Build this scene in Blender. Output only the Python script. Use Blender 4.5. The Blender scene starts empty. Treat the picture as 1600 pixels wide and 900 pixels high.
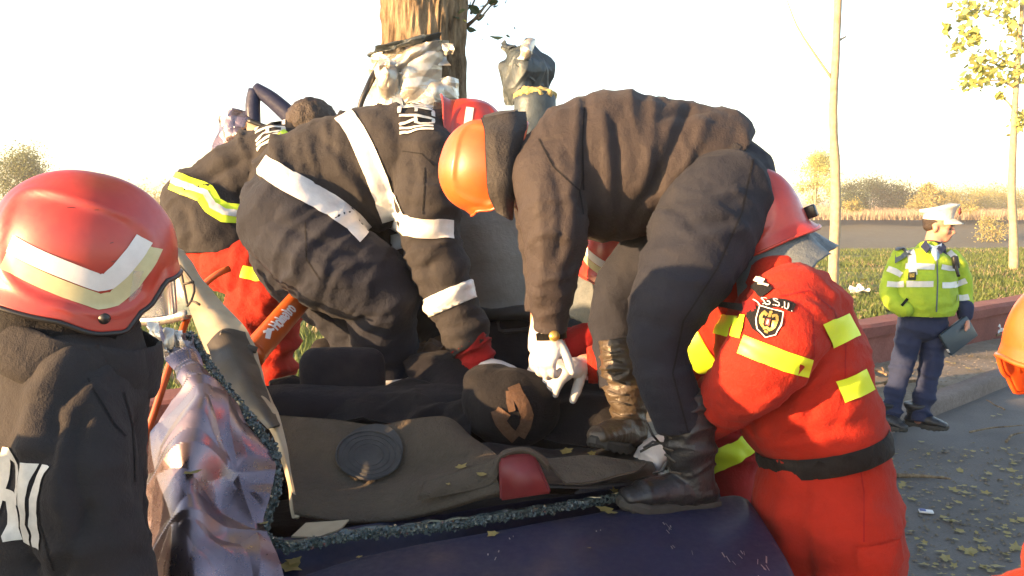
import bpy, bmesh, math, random
import numpy as np
from mathutils import Vector, Matrix, Quaternion
from mathutils.bvhtree import BVHTree

random.seed(7); np.random.seed(7)
R = math.radians
sc = bpy.context.scene
COL = sc.collection

# ------------------------------------------------------------------ camera
F = 1305.0
PITCH = math.atan((450 - 312) / F)
CAM = Vector((0, 0, 1.75))
FWD = Vector((0, math.cos(PITCH), -math.sin(PITCH)))
UP = Vector((0, math.sin(PITCH), math.cos(PITCH)))
cam = bpy.data.cameras.new('camera')
cam.sensor_width = 36; cam.lens = 36 * F / 1600
cam.clip_start = 0.05; cam.clip_end = 3000
camo = bpy.data.objects.new('camera', cam); COL.objects.link(camo)
camo.location = CAM; camo.rotation_euler = (math.pi / 2 - PITCH, 0, 0)
sc.camera = camo

# ------------------------------------------------------------------ world and sun
SUN_AZ = R(63)      # the sun stands behind the camera, this far round to its left
SUN_EL = R(9)
to_sun = Vector((-math.sin(SUN_AZ) * math.cos(SUN_EL), -math.cos(SUN_AZ) * math.cos(SUN_EL), math.sin(SUN_EL)))
w = bpy.data.worlds.new('World'); sc.world = w; w.use_nodes = True
nt = w.node_tree; nt.nodes.clear()
sky = nt.nodes.new('ShaderNodeTexSky'); sky.sky_type = 'NISHITA'; sky.sun_disc = False
sky.sun_elevation = SUN_EL
sky.sun_rotation = math.atan2(to_sun.x, to_sun.y)
sky.air_density = 0.8; sky.dust_density = 1.0; sky.ozone_density = 0.4
bg = nt.nodes.new('ShaderNodeBackground'); bg.inputs['Strength'].default_value = 0.13
out = nt.nodes.new('ShaderNodeOutputWorld')
nt.links.new(sky.outputs[0], bg.inputs[0]); nt.links.new(bg.outputs[0], out.inputs[0])
sl = bpy.data.lights.new('sun', 'SUN'); sl.energy = 5.0; sl.angle = R(0.6); sl.color = (1.0, 0.60, 0.28)
so = bpy.data.objects.new('sun', sl); COL.objects.link(so)
so.rotation_euler = to_sun.to_track_quat('Z', 'Y').to_euler()
so.location = to_sun * 30
sc.view_settings.view_transform = 'Standard'; sc.view_settings.look = 'None'
sc.view_settings.exposure = 2.25; sc.view_settings.gamma = 1
sc.cycles.max_bounces = 6

# ------------------------------------------------------------------ points
def P(px, py, d):
    return CAM + Vector(((px - 800) / F * d, 0, 0)) + UP * ((450 - py) / F * d) + FWD * d
def G(px, py, z):
    r = Vector(((px - 800) / F, 0, 0)) + UP * ((450 - py) / F) + FWD
    return CAM + r * ((z - CAM.z) / r.z)

# ------------------------------------------------------------------ noise (numpy)
def _h(ix, iy, iz, s):
    n = (ix * 374761393 + iy * 668265263 + iz * 2147483647 + s * 974711) & 0xffffffff
    n = ((n ^ (n >> 13)) * 1274126177) & 0xffffffff
    n = ((n ^ (n >> 16)) * 2246822519) & 0xffffffff
    return ((n ^ (n >> 15)) & 0xffffff) / float(0xffffff)
def vnoise(p, s=0):
    p = np.asarray(p, float); i = np.floor(p).astype(np.int64); f = p - i; f = f * f * f * (f * (f * 6 - 15) + 10)
    x, y, z = i[:, 0], i[:, 1], i[:, 2]; fx, fy, fz = f[:, 0], f[:, 1], f[:, 2]
    r = 0
    for dx in (0, 1):
        for dy in (0, 1):
            for dz in (0, 1):
                r = r + _h(x + dx, y + dy, z + dz, s) * (fx if dx else 1 - fx) * (fy if dy else 1 - fy) * (fz if dz else 1 - fz)
    return r
def fbm(p, s=0, o=3):
    a = 0; k = 1; t = 0
    for j in range(o):
        a = a + k * vnoise(np.asarray(p) * 2 ** j, s + j * 17); t += k; k *= .5
    return a / t

# ------------------------------------------------------------------ materials
def nodes(name):
    m = bpy.data.materials.new(name); m.use_nodes = True
    n = m.node_tree; b = n.nodes['Principled BSDF']
    return m, n, b
def coords(n, scale=None):
    t = n.nodes.new('ShaderNodeTexCoord')
    return t.outputs['Object']
def noise(n, scale, detail=4, rough=.55, vec=None):
    t = n.nodes.new('ShaderNodeTexNoise'); t.inputs['Scale'].default_value = scale
    t.inputs['Detail'].default_value = detail; t.inputs['Roughness'].default_value = rough
    n.links.new(vec if vec is not None else coords(n), t.inputs['Vector']); return t.outputs['Fac']
def ramp(n, fac, stops):
    r = n.nodes.new('ShaderNodeValToRGB'); e = r.color_ramp.elements
    while len(e) < len(stops): e.new(0.5)
    for k, (p, c) in enumerate(stops):
        e[k].position = p; e[k].color = (*c, 1) if len(c) == 3 else c
    n.links.new(fac, r.inputs[0]); return r.outputs[0]
def bump(n, b, h, strength, dist=.01):
    u = n.nodes.new('ShaderNodeBump'); u.inputs['Strength'].default_value = strength; u.inputs['Distance'].default_value = dist
    n.links.new(h, u.inputs['Height']); n.links.new(u.outputs[0], b.inputs['Normal']); return u
def mul(n, a, k):
    t = n.nodes.new('ShaderNodeMath'); t.operation = 'MULTIPLY'; n.links.new(a, t.inputs[0])
    if isinstance(k, (int, float)): t.inputs[1].default_value = k
    else: n.links.new(k, t.inputs[1])
    return t.outputs[0]
def add(n, a, k):
    t = n.nodes.new('ShaderNodeMath'); t.operation = 'ADD'; n.links.new(a, t.inputs[0])
    if isinstance(k, (int, float)): t.inputs[1].default_value = k
    else: n.links.new(k, t.inputs[1])
    return t.outputs[0]
def scl(c, k): return tuple(min(1, x * k) for x in c)

def mat_cloth(name, col, dust=(0.10, .085, .065), dustamt=.25, rough=.82, weave=.25, sheen=.03):
    m, n, b = nodes(name)
    f = noise(n, 7, 6, .62)
    g = noise(n, 160, 2, .6)
    c1 = ramp(n, f, [(.3, scl(col, .78)), (.55, col), (.74, tuple(col[i] * (1 - dustamt) + dust[i] * dustamt for i in range(3)))])
    n.links.new(c1, b.inputs['Base Color'])
    b.inputs['Roughness'].default_value = rough
    b.inputs['Sheen Weight'].default_value = sheen; b.inputs['Sheen Roughness'].default_value = .5
    b.inputs['Specular IOR Level'].default_value = .16
    v = n.nodes.new('ShaderNodeTexVoronoi'); v.inputs['Scale'].default_value = 420; n.links.new(coords(n), v.inputs['Vector'])
    s = noise(n, 28, 4, .6)
    rg = n.nodes.new('ShaderNodeTexNoise'); rg.noise_type = 'RIDGED_MULTIFRACTAL'; rg.inputs['Scale'].default_value = 9; rg.inputs['Detail'].default_value = 3; rg.inputs['Distortion'].default_value = 1.2
    n.links.new(coords(n), rg.inputs['Vector'])
    h = add(n, mul(n, v.outputs['Distance'], .25), add(n, mul(n, g, .5), add(n, mul(n, s, 2.6), mul(n, rg.outputs['Fac'], 1.8))))
    bump(n, b, h, weave * 1.7, .006)
    return m
def mat_plain(name, col, rough=.5, metal=0, coat=0, var=.15, nscale=12, bumpk=.0, bscale=60, spec=.5):
    m, n, b = nodes(name)
    f = noise(n, nscale, 5, .6)
    n.links.new(ramp(n, f, [(.3, scl(col, 1 - var)), (.7, scl(col, 1 + var))]), b.inputs['Base Color'])
    r = ramp(n, noise(n, nscale * 2.3, 4), [(.35, (rough * .8,) * 3), (.7, (min(1, rough * 1.25),) * 3)])
    n.links.new(r, b.inputs['Roughness'])
    b.inputs['Metallic'].default_value = metal; b.inputs['Coat Weight'].default_value = coat
    b.inputs['Coat Roughness'].default_value = .12; b.inputs['Specular IOR Level'].default_value = spec
    if bumpk: bump(n, b, noise(n, bscale, 5, .6), bumpk, .01)
    return m

M = {}
M['navy'] = mat_cloth('navy_cloth', (.026, .0245, .0265), dustamt=.07)
M['navy_sunlit'] = mat_cloth('sunlit_navy_cloth', (.034, .028, .029), dustamt=.08, rough=.7)  # navy cloth with the brown of warm sunlight put into its colour
M['navy_trouser'] = mat_cloth('navy_trouser_cloth', (.016, .018, .027), dustamt=.07)
M['black_cloth'] = mat_cloth('black_cloth', (.008, .008, .010), dustamt=.05)
M['red_cloth'] = mat_cloth('red_cloth', (.34, .020, .010), dust=(.30, .05, .03), dustamt=.2, weave=.3)
M['dark_red_cloth'] = mat_cloth('dark_red_cloth', (.26, .010, .011), dust=(.2, .03, .03), dustamt=.15)
M['hivis'] = mat_cloth('high_visibility_cloth', (.36, .50, .035), dust=(.5, .7, .1), dustamt=.2, rough=.6)
M['police_navy'] = mat_cloth('police_trouser_cloth', (.022, .032, .075), dustamt=.1)
M['yellow_tape'] = mat_plain('yellow_reflective_tape', (.62, .82, .03), .45, var=.06)
M['silver_tape'] = mat_plain('silver_reflective_tape', (.62, .62, .60), .38, var=.10, nscale=30, bumpk=.15, bscale=90)
M['letter'] = mat_plain('printed_letter_silver', (.55, .54, .50), .5, var=.15, nscale=40)
M['belt'] = mat_cloth('black_webbing', (.012, .012, .013))
M['glove'] = mat_plain('white_latex_glove', (.56, .53, .51), .45, var=.06, nscale=30, bumpk=.25, bscale=70)
M['skin'] = mat_plain('skin', (.46, .22, .15), .5, var=.10, nscale=25, bumpk=.08, bscale=120)
M['hair'] = mat_plain('dark_hair', (.03, .02, .016), .55, var=.3, nscale=60, bumpk=.8, bscale=160)
M['boot'] = mat_plain('black_boot_leather', (.018, .019, .021), .38, var=.25, nscale=18, bumpk=.5, bscale=50)
M['boot_brown'] = mat_plain('brown_boot_leather', (.055, .042, .028), .42, var=.25, nscale=18, bumpk=.5, bscale=50)  # browner boot leather, for the far boot of the bent man
M['sole'] = mat_plain('rubber_sole', (.035, .034, .030), .8, var=.3, bumpk=.3)
M['lace'] = mat_plain('boot_lace', (.05, .04, .03), .8)
def mat_helmet(name='red_helmet_paint', c1=(.34, .018, .009), c2=(.42, .030, .012)):
    m, n, b = nodes(name)
    f = noise(n, 20, 5, .6)
    n.links.new(ramp(n, f, [(.3, c1), (.7, c2)]), b.inputs['Base Color'])
    sc_ = n.nodes.new('ShaderNodeTexNoise'); sc_.inputs['Scale'].default_value = 90; sc_.inputs['Detail'].default_value = 6
    n.links.new(coords(n), sc_.inputs['Vector'])
    n.links.new(ramp(n, sc_.outputs['Fac'], [(.4, (.42,) * 3), (.75, (.56,) * 3)]), b.inputs['Roughness'])
    b.inputs['Specular IOR Level'].default_value = .55; b.inputs['Coat Weight'].default_value = .5; b.inputs['Coat Roughness'].default_value = .27
    bump(n, b, sc_.outputs['Fac'], .05, .004)
    return m
M['helmet'] = mat_helmet(); M['helmet_sunlit'] = mat_helmet('sunlit_red_helmet_paint', (.52, .075, .012), (.62, .10, .014))  # second one: red paint turned orange, sunlight put into its colour
M['chev_white'] = mat_plain('white_helmet_tape', (.66, .64, .62), .45, var=.08, nscale=40)
M['chev_cream'] = mat_plain('cream_helmet_tape', (.50, .46, .26), .5, var=.1, nscale=40)
M['black_plastic'] = mat_plain('black_plastic', (.015, .015, .016), .4, var=.2)
M['curtain_dark'] = mat_cloth('dark_neck_curtain', (.035, .032, .032), rough=.6, weave=.35)
M['curtain_grey'] = mat_cloth('grey_neck_curtain', (.11, .13, .145), rough=.42, weave=.3)
def mat_clear():
    m, n, b = nodes('clear_visor_plastic')
    b.inputs['Base Color'].default_value = (.9, .92, .92, 1); b.inputs['Roughness'].default_value = .12
    b.inputs['Transmission Weight'].default_value = .85; b.inputs['IOR'].default_value = 1.3
    n.links.new(ramp(n, noise(n, 30, 4), [(.4, (.08,) * 3), (.7, (.3,) * 3)]), b.inputs['Roughness'])
    return m
M['clear'] = mat_clear()
def mat_carpaint(name, col, scratch=.6, rough=.28, metal=.35, dust=(.12, .09, .09), dk=.35):
    m, n, b = nodes(name)
    f = noise(n, 3.5, 7, .66); g = noise(n, 55, 6, .7)
    base = ramp(n, f, [(.35, scl(col, .7)), (.55, col), (.72, tuple(col[i] * (1 - dk) + dust[i] * dk for i in range(3)))])
    st = n.nodes.new('ShaderNodeMapping'); st.inputs['Scale'].default_value = (1.5, 14, 1); st.inputs['Rotation'].default_value = (0, 0, .5)
    n.links.new(coords(n), st.inputs['Vector'])
    s = noise(n, 16, 8, .75, st.outputs[0])
    mask = ramp(n, s, [(.67, (0, 0, 0)), (.76, (scratch,) * 3)])
    mx = n.nodes.new('ShaderNodeMixRGB'); n.links.new(mask, mx.inputs[0]); n.links.new(base, mx.inputs[1]); mx.inputs[2].default_value = (.22, .20, .22, 1)
    n.links.new(mx.outputs[0], b.inputs['Base Color'])
    n.links.new(ramp(n, add(n, mul(n, g, .5), mul(n, f, .5)), [(.35, (rough,) * 3), (.7, (min(1, rough * 2),) * 3)]), b.inputs['Roughness'])
    b.inputs['Metallic'].default_value = metal; b.inputs['Coat Weight'].default_value = .12; b.inputs['Coat Roughness'].default_value = .2
    bump(n, b, g, .12, .004)
    return m
M['paint'] = mat_carpaint('dark_blue_car_paint', (.005, .009, .042), rough=.5, metal=.05, dust=(.03, .022, .04))
M['paint_crushed'] = mat_carpaint('crushed_blue_paint', (.21, .165, .19), scratch=.5, rough=.2, metal=.85, dust=(.34, .27, .26), dk=.5)
M['bare_metal'] = mat_plain('crumpled_pale_metal', (.50, .47, .42), .38, metal=.7, var=.3, nscale=9, bumpk=.4, bscale=30)
M['grey_metal'] = mat_plain('torn_grey_metal', (.045, .06, .07), .5, metal=.3, var=.4, nscale=9, bumpk=.4, bscale=30)
M['felt'] = mat_cloth('grey_brown_felt', (.085, .070, .052), dust=(.13, .10, .07), dustamt=.3, rough=.95, weave=.6)
M['speaker'] = mat_plain('speaker_grille_cloth', (.040, .042, .044), .85, var=.12, bumpk=.4, bscale=300)
M['red_plastic'] = mat_plain('dull_red_plastic', (.16, .018, .020), .5, var=.2)
M['beige_plastic'] = mat_plain('beige_trim_plastic', (.36, .30, .20), .5, var=.18, nscale=8)
M['trim_dark_and_shade'] = mat_plain('dark_brown_trim_and_shade', (.045, .038, .028), .5, var=.3, nscale=8)
M['seat'] = mat_cloth('seat_fabric', (.010, .010, .014), dustamt=.1, rough=.9)
M['liner'] = mat_cloth('grey_headliner_fabric', (.30, .29, .26), dust=(.2, .19, .17), dustamt=.3, rough=.9)
M['interior'] = mat_plain('dark_interior_plastic', (.016, .018, .021), .55, var=.4)
M['foam'] = mat_plain('yellow_foam', (.50, .36, .13), .9, var=.3, nscale=60, bumpk=1, bscale=120)
M['orange'] = mat_plain('orange_tool_paint', (.40, .075, .008), .35, var=.15, coat=.3)
M['steel'] = mat_plain('steel', (.45, .45, .45), .3, metal=.9)
M['rubber'] = mat_plain('tyre_rubber', (.02, .02, .02), .8, bumpk=.3)
M['gold'] = mat_plain('brass', (.65, .42, .10), .3, metal=.8)
def mat_shards():
    m, n, b = nodes('crushed_safety_glass')
    v = n.nodes.new('ShaderNodeTexVoronoi'); v.inputs['Scale'].default_value = 90; n.links.new(coords(n), v.inputs['Vector'])
    n.links.new(ramp(n, v.outputs['Distance'], [(.1, (.03, .05, .055)), (.5, (.12, .16, .16))]), b.inputs['Base Color'])
    b.inputs['Roughness'].default_value = .12; b.inputs['Transmission Weight'].default_value = .45; b.inputs['IOR'].default_value = 1.5
    return m
M['shards'] = mat_shards()
def mat_bark():
    m, n, b = nodes('furrowed_bark')
    st = n.nodes.new('ShaderNodeMapping'); st.inputs['Scale'].default_value = (1, 1, .22); n.links.new(coords(n), st.inputs['Vector'])
    f = noise(n, 26, 8, .7, st.outputs[0]); g = noise(n, 5, 4)
    c = ramp(n, add(n, mul(n, f, .75), mul(n, g, .3)), [(.36, (.035, .022, .012)), (.5, (.17, .12, .07)), (.66, (.33, .25, .16))])
    n.links.new(c, b.inputs['Base Color']); b.inputs['Roughness'].default_value = .95
    bump(n, b, f, .9, .03)
    return m
M['bark'] = mat_bark()
M['young_bark'] = mat_plain('smooth_pale_bark', (.34, .27, .17), .8, var=.25, nscale=14, bumpk=.4, bscale=40)
def mat_leaf(name, c1, c2, trans=.5):
    m, n, b = nodes(name)
    g = n.nodes.new('ShaderNodeNewGeometry')
    n.links.new(ramp(n, g.outputs['Random Per Island'], [(.0, c1), (.5, tuple((a + b_) / 2 for a, b_ in zip(c1, c2))), (1, c2)]), b.inputs['Base Color'])
    b.inputs['Roughness'].default_value = .6
    tr = n.nodes.new('ShaderNodeBsdfTranslucent'); n.links.new(b.inputs['Base Color'].links[0].from_socket, tr.inputs[0])
    mx = n.nodes.new('ShaderNodeMixShader'); mx.inputs[0].default_value = trans * .7
    n.links.new(b.outputs[0], mx.inputs[1]); n.links.new(tr.outputs[0], mx.inputs[2])
    n.links.new(mx.outputs[0], n.nodes['Material Output'].inputs[0])
    return m
M['leaf_yellow'] = mat_leaf('yellow_green_leaf', (.52, .50, .16), (.34, .38, .12))
M['leaf_gold'] = mat_leaf('golden_leaf', (.42, .34, .10), (.28, .27, .09))
M['leaf_green'] = mat_leaf('dull_green_leaf', (.07, .10, .04), (.035, .06, .028))
M['leaf_olive'] = mat_leaf('olive_leaf', (.20, .22, .09), (.12, .15, .06))
M['leaf_dry'] = mat_leaf('fallen_leaf_skin', (.36, .30, .09), (.22, .17, .06), .2)
M['dry_grass'] = mat_leaf('dry_grass_blade', (.36, .27, .17), (.28, .21, .13), .3)
M['green_grass'] = mat_leaf('green_grass_blade', (.13, .17, .035), (.07, .11, .025), .4)
def mat_ground(name, stops, sc1=1.5, sc2=25, bk=.5, rough=.95):
    m, n, b = nodes(name)
    f = noise(n, sc1, 8, .65); g = noise(n, sc2, 6, .7)
    n.links.new(ramp(n, add(n, mul(n, f, .55), mul(n, g, .45)), stops), b.inputs['Base Color'])
    b.inputs['Roughness'].default_value = rough
    bump(n, b, g, bk, .02)
    return m
M['asphalt'] = mat_ground('worn_asphalt', [(.3, (.065, .060, .057)), (.5, (.105, .098, .092)), (.7, (.16, .15, .14))], 1.2, 70, .5, .85)
M['pavement'] = mat_ground('dirty_pavement', [(.36, (.075, .070, .035)), (.47, (.15, .125, .090)), (.60, (.23, .20, .165)), (.7, (.28, .25, .22))], 1.3, 40, .5)
M['lawn'] = mat_ground('lawn_soil', [(.3, (.05, .06, .02)), (.5, (.09, .11, .03)), (.7, (.16, .16, .05))], .8, 30, .7)
M['field'] = mat_ground('dry_field', [(.3, (.26, .20, .13)), (.5, (.34, .26, .17)), (.7, (.40, .31, .21))], .15, 3, .5)
M['bank'] = mat_ground('grey_river_bank', [(.3, (.045, .050, .042)), (.5, (.070, .076, .064)), (.7, (.10, .108, .092))], .3, 4, .5)
M['wallred'] = mat_ground('painted_red_concrete', [(.3, (.12, .040, .035)), (.5, (.19, .062, .052)), (.72, (.27, .12, .10))], 2, 40, .3)
M['kerb'] = mat_ground('kerb_concrete', [(.3, (.09, .075, .065)), (.5, (.16, .13, .115)), (.7, (.24, .2, .18))], 2.5, 40, .5)
M['water'] = mat_plain('river_water', (.02, .03, .03), .12, var=.1, bumpk=.15, bscale=3)
M['litter'] = mat_plain('white_litter', (.62, .62, .62), .5, var=.1)
M['litter_blue'] = mat_plain('blue_wrapper', (.06, .09, .25), .4)
M['cap_white'] = mat_cloth('white_cap_cloth', (.66, .63, .56), dust=(.6, .55, .48), dustamt=.2)
M['shirt'] = mat_cloth('light_blue_shirt', (.30, .42, .58), dustamt=.05)
M['eye'] = mat_plain('eye_dark', (.02, .015, .012), .2)
M['folder'] = mat_plain('dark_folder', (.03, .05, .07), .35)

# ------------------------------------------------------------------ object helpers
def thing(name, label, cat, loc=(0, 0, 0), group=None):
    o = bpy.data.objects.new(name, None); COL.objects.link(o); o.location = loc
    o.empty_display_size = .2
    o['label'] = label; o['category'] = cat
    if group: o['group'] = group
    return o
def wmat(o):
    m = Matrix.Identity(4)
    while o is not None:
        m = o.matrix_parent_inverse @ o.matrix_basis @ m if o.parent else o.matrix_basis @ m
        o = o.parent
    return m
def adopt(o, parent):
    if parent is not None:
        o.parent = parent; o.matrix_parent_inverse = wmat(parent).inverted()
def link(me, name, mat, parent=None, smooth=True):
    o = bpy.data.objects.new(name, me); COL.objects.link(o)
    if mat is not None and not me.materials:
        for k in (mat if isinstance(mat, (list, tuple)) else [mat]): me.materials.append(k)
    if smooth: me.polygons.foreach_set('use_smooth', [True] * len(me.polygons))
    adopt(o, parent)
    return o
def mk(name, V, Fc, mat, parent=None, smooth=True):
    me = bpy.data.meshes.new(name); me.from_pydata([tuple(v) for v in V], [], [tuple(f) for f in Fc]); me.update()
    return link(me, name, mat, parent, smooth)
def bmobj(name, bm, mat, parent=None, smooth=True):
    bmesh.ops.recalc_face_normals(bm, faces=bm.faces)
    me = bpy.data.meshes.new(name); bm.to_mesh(me); bm.free(); me.update()
    return link(me, name, mat, parent, smooth)
def tag(o, label=None, cat=None, group=None, kind=None):
    if label: o['label'] = label
    if cat: o['category'] = cat
    if group: o['group'] = group
    if kind: o['kind'] = kind
    return o
def mesh_np(me):
    n = len(me.vertices); V = np.empty(n * 3); me.vertices.foreach_get('co', V)
    N = np.empty(n * 3); me.vertices.foreach_get('normal', N)
    return V.reshape(-1, 3), N.reshape(-1, 3)
def set_np(me, V):
    me.vertices.foreach_set('co', V.ravel()); me.update()
def bvh_of(o):
    bm = bmesh.new(); bm.from_mesh(o.data); t = BVHTree.FromBMesh(bm); bm.free(); return t

def bvh_multi(obs):
    bm = bmesh.new()
    for o in obs: bm.from_mesh(o.data)
    t = BVHTree.FromBMesh(bm); bm.free(); return t

def catmull(pts, vals, step):
    """resample a chain of points and values"""
    out_p, out_v = [], []
    n = len(pts)
    for i in range(n - 1):
        p0, p1, p2, p3 = pts[max(i - 1, 0)], pts[i], pts[i + 1], pts[min(i + 2, n - 1)]
        v0, v1, v2, v3 = vals[max(i - 1, 0)], vals[i], vals[i + 1], vals[min(i + 2, n - 1)]
        k = max(1, int((p2 - p1).length / step))
        for j in range(k):
            t = j / k
            f = lambda a, b, c, d: .5 * ((2 * b) + (c - a) * t + (2 * a - 5 * b + 4 * c - d) * t * t + (3 * b - a - 3 * c + d) * t ** 3)
            out_p.append(f(p0, p1, p2, p3)); out_v.append(tuple(max(.001, f(a, b, c, d)) for a, b, c, d in zip(v0, v1, v2, v3)))
    out_p.append(pts[-1]); out_v.append(tuple(vals[-1]))
    return out_p, out_v
def loft(bm, pts, rad, side=None, seg=20, step=.025, cap=True, round_=True):
    """a closed tube through pts; rad = list of r or (r_side, r_other); side = the direction r_side is measured in"""
    pts = [Vector(p) for p in pts]
    vals = [(r, r) if isinstance(r, (int, float)) else tuple(r) for r in rad]
    if len(pts) > 2: pts, vals = catmull(pts, vals, step)
    if round_:
        a, b = pts[0], pts[-1]
        da = (pts[0] - pts[1]).normalized(); db = (pts[-1] - pts[-2]).normalized()
        ra, rb = vals[0], vals[-1]
        pre = [(a + da * min(ra) * math.sin(t), tuple(x * math.cos(t) for x in ra)) for t in (1.4, 1.1, .75, .4)]
        post = [(b + db * min(rb) * math.sin(t), tuple(x * math.cos(t) for x in rb)) for t in (.4, .75, 1.1, 1.4)]
        pts = [p for p, _ in pre] + pts + [p for p, _ in post]; vals = [v for _, v in pre] + vals + [v for _, v in post]
    rings = []; prev = None
    for i, p in enumerate(pts):
        t = (pts[min(i + 1, len(pts) - 1)] - pts[max(i - 1, 0)]).normalized()
        s = Vector(side) if side is not None else (prev if prev is not None else (Vector((0, 0, 1)) if abs(t.z) < .9 else Vector((1, 0, 0))))
        s = (s - t * s.dot(t))
        if s.length < 1e-4: s = t.orthogonal()
        s.normalize(); prev = s if side is None else None
        u = t.cross(s)
        rings.append([bm.verts.new(p + s * (vals[i][0] * math.cos(2 * math.pi * k / seg)) + u * (vals[i][1] * math.sin(2 * math.pi * k / seg))) for k in range(seg)])
    for a, b in zip(rings, rings[1:]):
        for k in range(seg):
            bm.faces.new((a[k], a[(k + 1) % seg], b[(k + 1) % seg], b[k]))
    if cap:
        bm.faces.new(list(reversed(rings[0]))); bm.faces.new(rings[-1])
def ell(bm, c, rx, ry, rz, fr=None, seg=16):
    """ellipsoid, axes from the 3x3 frame (columns forward, left, up)"""
    mt = Matrix.Translation(c) @ (fr.to_4x4() if fr is not None else Matrix.Identity(4)) @ Matrix.Diagonal((rx, ry, rz, 1))
    bmesh.ops.create_uvsphere(bm, u_segments=seg, v_segments=max(8, seg // 2 + 2), radius=1, matrix=mt)
def box(bm, c, sx, sy, sz, fr=None, bev=0, seg=2):
    mt = Matrix.Translation(c) @ (fr.to_4x4() if fr is not None else Matrix.Identity(4)) @ Matrix.Diagonal((sx, sy, sz, 1))
    r = bmesh.ops.create_cube(bm, size=1, matrix=mt)
    if bev:
        es = list({e for v in r['verts'] for e in v.link_edges})
        bmesh.ops.bevel(bm, geom=es, offset=bev, segments=seg, affect='EDGES', profile=.5)
def frame(fwd, up):
    f = Vector(fwd).normalized(); u = Vector(up); u = (u - f * u.dot(f)).normalized(); l = u.cross(f)
    return Matrix((f, l, u)).transposed()
def blob(bm, voxel, smooth=6, fac=.5):
    """union of closed shells, remeshed to one continuous surface"""
    bmesh.ops.recalc_face_normals(bm, faces=bm.faces)
    me = bpy.data.meshes.new('tmp'); bm.to_mesh(me); bm.free()
    o = bpy.data.objects.new('tmp', me); COL.objects.link(o)
    m = o.modifiers.new('r', 'REMESH'); m.mode = 'VOXEL'; m.voxel_size = voxel
    if smooth:
        s = o.modifiers.new('s', 'SMOOTH'); s.iterations = smooth; s.factor = fac
    dg = bpy.context.evaluated_depsgraph_get()
    new = bpy.data.meshes.new_from_object(o.evaluated_get(dg))
    bpy.data.objects.remove(o); bpy.data.meshes.remove(me)
    return new

def fold_disp(V, bones, seed=0):
    """cloth folds: ridges running round each bone, blended between bones. bone = (a, b, r, amp, freq[, skew])"""
    tot = np.zeros(len(V)); ws = np.zeros(len(V)) + 1e-6
    for k, bn in enumerate(bones):
        a, b, r, amp, fr = bn[:5]; a = np.array(a); b = np.array(b)
        skew = np.array(bn[5]) if len(bn) > 5 else np.zeros(3)
        ab = b - a; L = np.linalg.norm(ab); d = ab / L
        rel = V - a; s = rel @ d; t = np.clip(s, 0, L); perp = rel - np.outer(s, d)
        dist = np.linalg.norm(rel - np.outer(t, d), axis=1)
        wgt = np.exp(-(dist / (r * 1.15)) ** 2) + 1e-9
        wp = fbm(V * 7, seed + k * 5, 2) - .5
        q = np.outer((s + perp @ skew + wp * .10) * fr, d) + perp * (fr * .15)
        n1 = vnoise(q + 31.7 * k, seed + k); n2 = vnoise(q * 1.9 + 11.3, seed + k + 50)
        n3 = vnoise(q * 3.3 + 5.1, seed + k + 90); rd = 1.4 * (1 - np.abs(2 * n1 - 1)) ** 3.2 + .75 * (1 - np.abs(2 * n2 - 1)) ** 3 + .3 * (1 - np.abs(2 * n3 - 1)) ** 2
        mod = .45 + .9 * vnoise(V * 4 + k * 3.3, seed + 9)
        tot += wgt * (rd - .5) * amp * mod * 1.45; ws += wgt
    return tot / ws
def seg_dist(V, poly):
    best = np.full(len(V), 1e9)
    for a, b in zip(poly, poly[1:]):
        a = np.array(a, float); b = np.array(b, float); ab = b - a
        t = np.clip(((V - a) @ ab) / max(1e-9, ab @ ab), 0, 1)
        best = np.minimum(best, np.linalg.norm(V - a - np.outer(t, ab), axis=1))
    return best
def to_px(V):
    rel = V - np.array(CAM); d = rel @ np.array(FWD)
    return np.stack([800 + F * rel[:, 0] / d, 450 - F * (rel @ np.array(UP)) / d], 1), d

def cut_lip(bm, p, nrm, rad, lip=.012):
    """open the surface at a plane (only near p) and turn the edge inward, so a hem or cuff has an edge"""
    p = Vector(p); nrm = Vector(nrm).normalized()
    fs = [f for f in bm.faces if (f.calc_center_median() - p).length < rad]
    g = set(fs) | {e for f in fs for e in f.edges} | {v for f in fs for v in f.verts}
    bmesh.ops.bisect_plane(bm, geom=list(g), plane_co=p, plane_no=nrm, dist=1e-5)
    dead = [v for v in bm.verts if (v.co - p).length < rad * 1.05 and (v.co - p).dot(nrm) > 1e-4]
    bmesh.ops.delete(bm, geom=dead, context='VERTS')
    es = [e for e in bm.edges if e.is_boundary and all(abs((v.co - p).dot(nrm)) < 2e-3 and (v.co - p).length < rad for v in e.verts)]
    if es:
        c = sum((e.verts[0].co for e in es), Vector()) / len(es)
        r = bmesh.ops.extrude_edge_only(bm, edges=es)
        for v in [x for x in r['geom'] if isinstance(x, bmesh.types.BMVert)]:
            dv = c - v.co
            if dv.length > 1e-5: v.co += dv.normalized() * lip - nrm * .006

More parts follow.
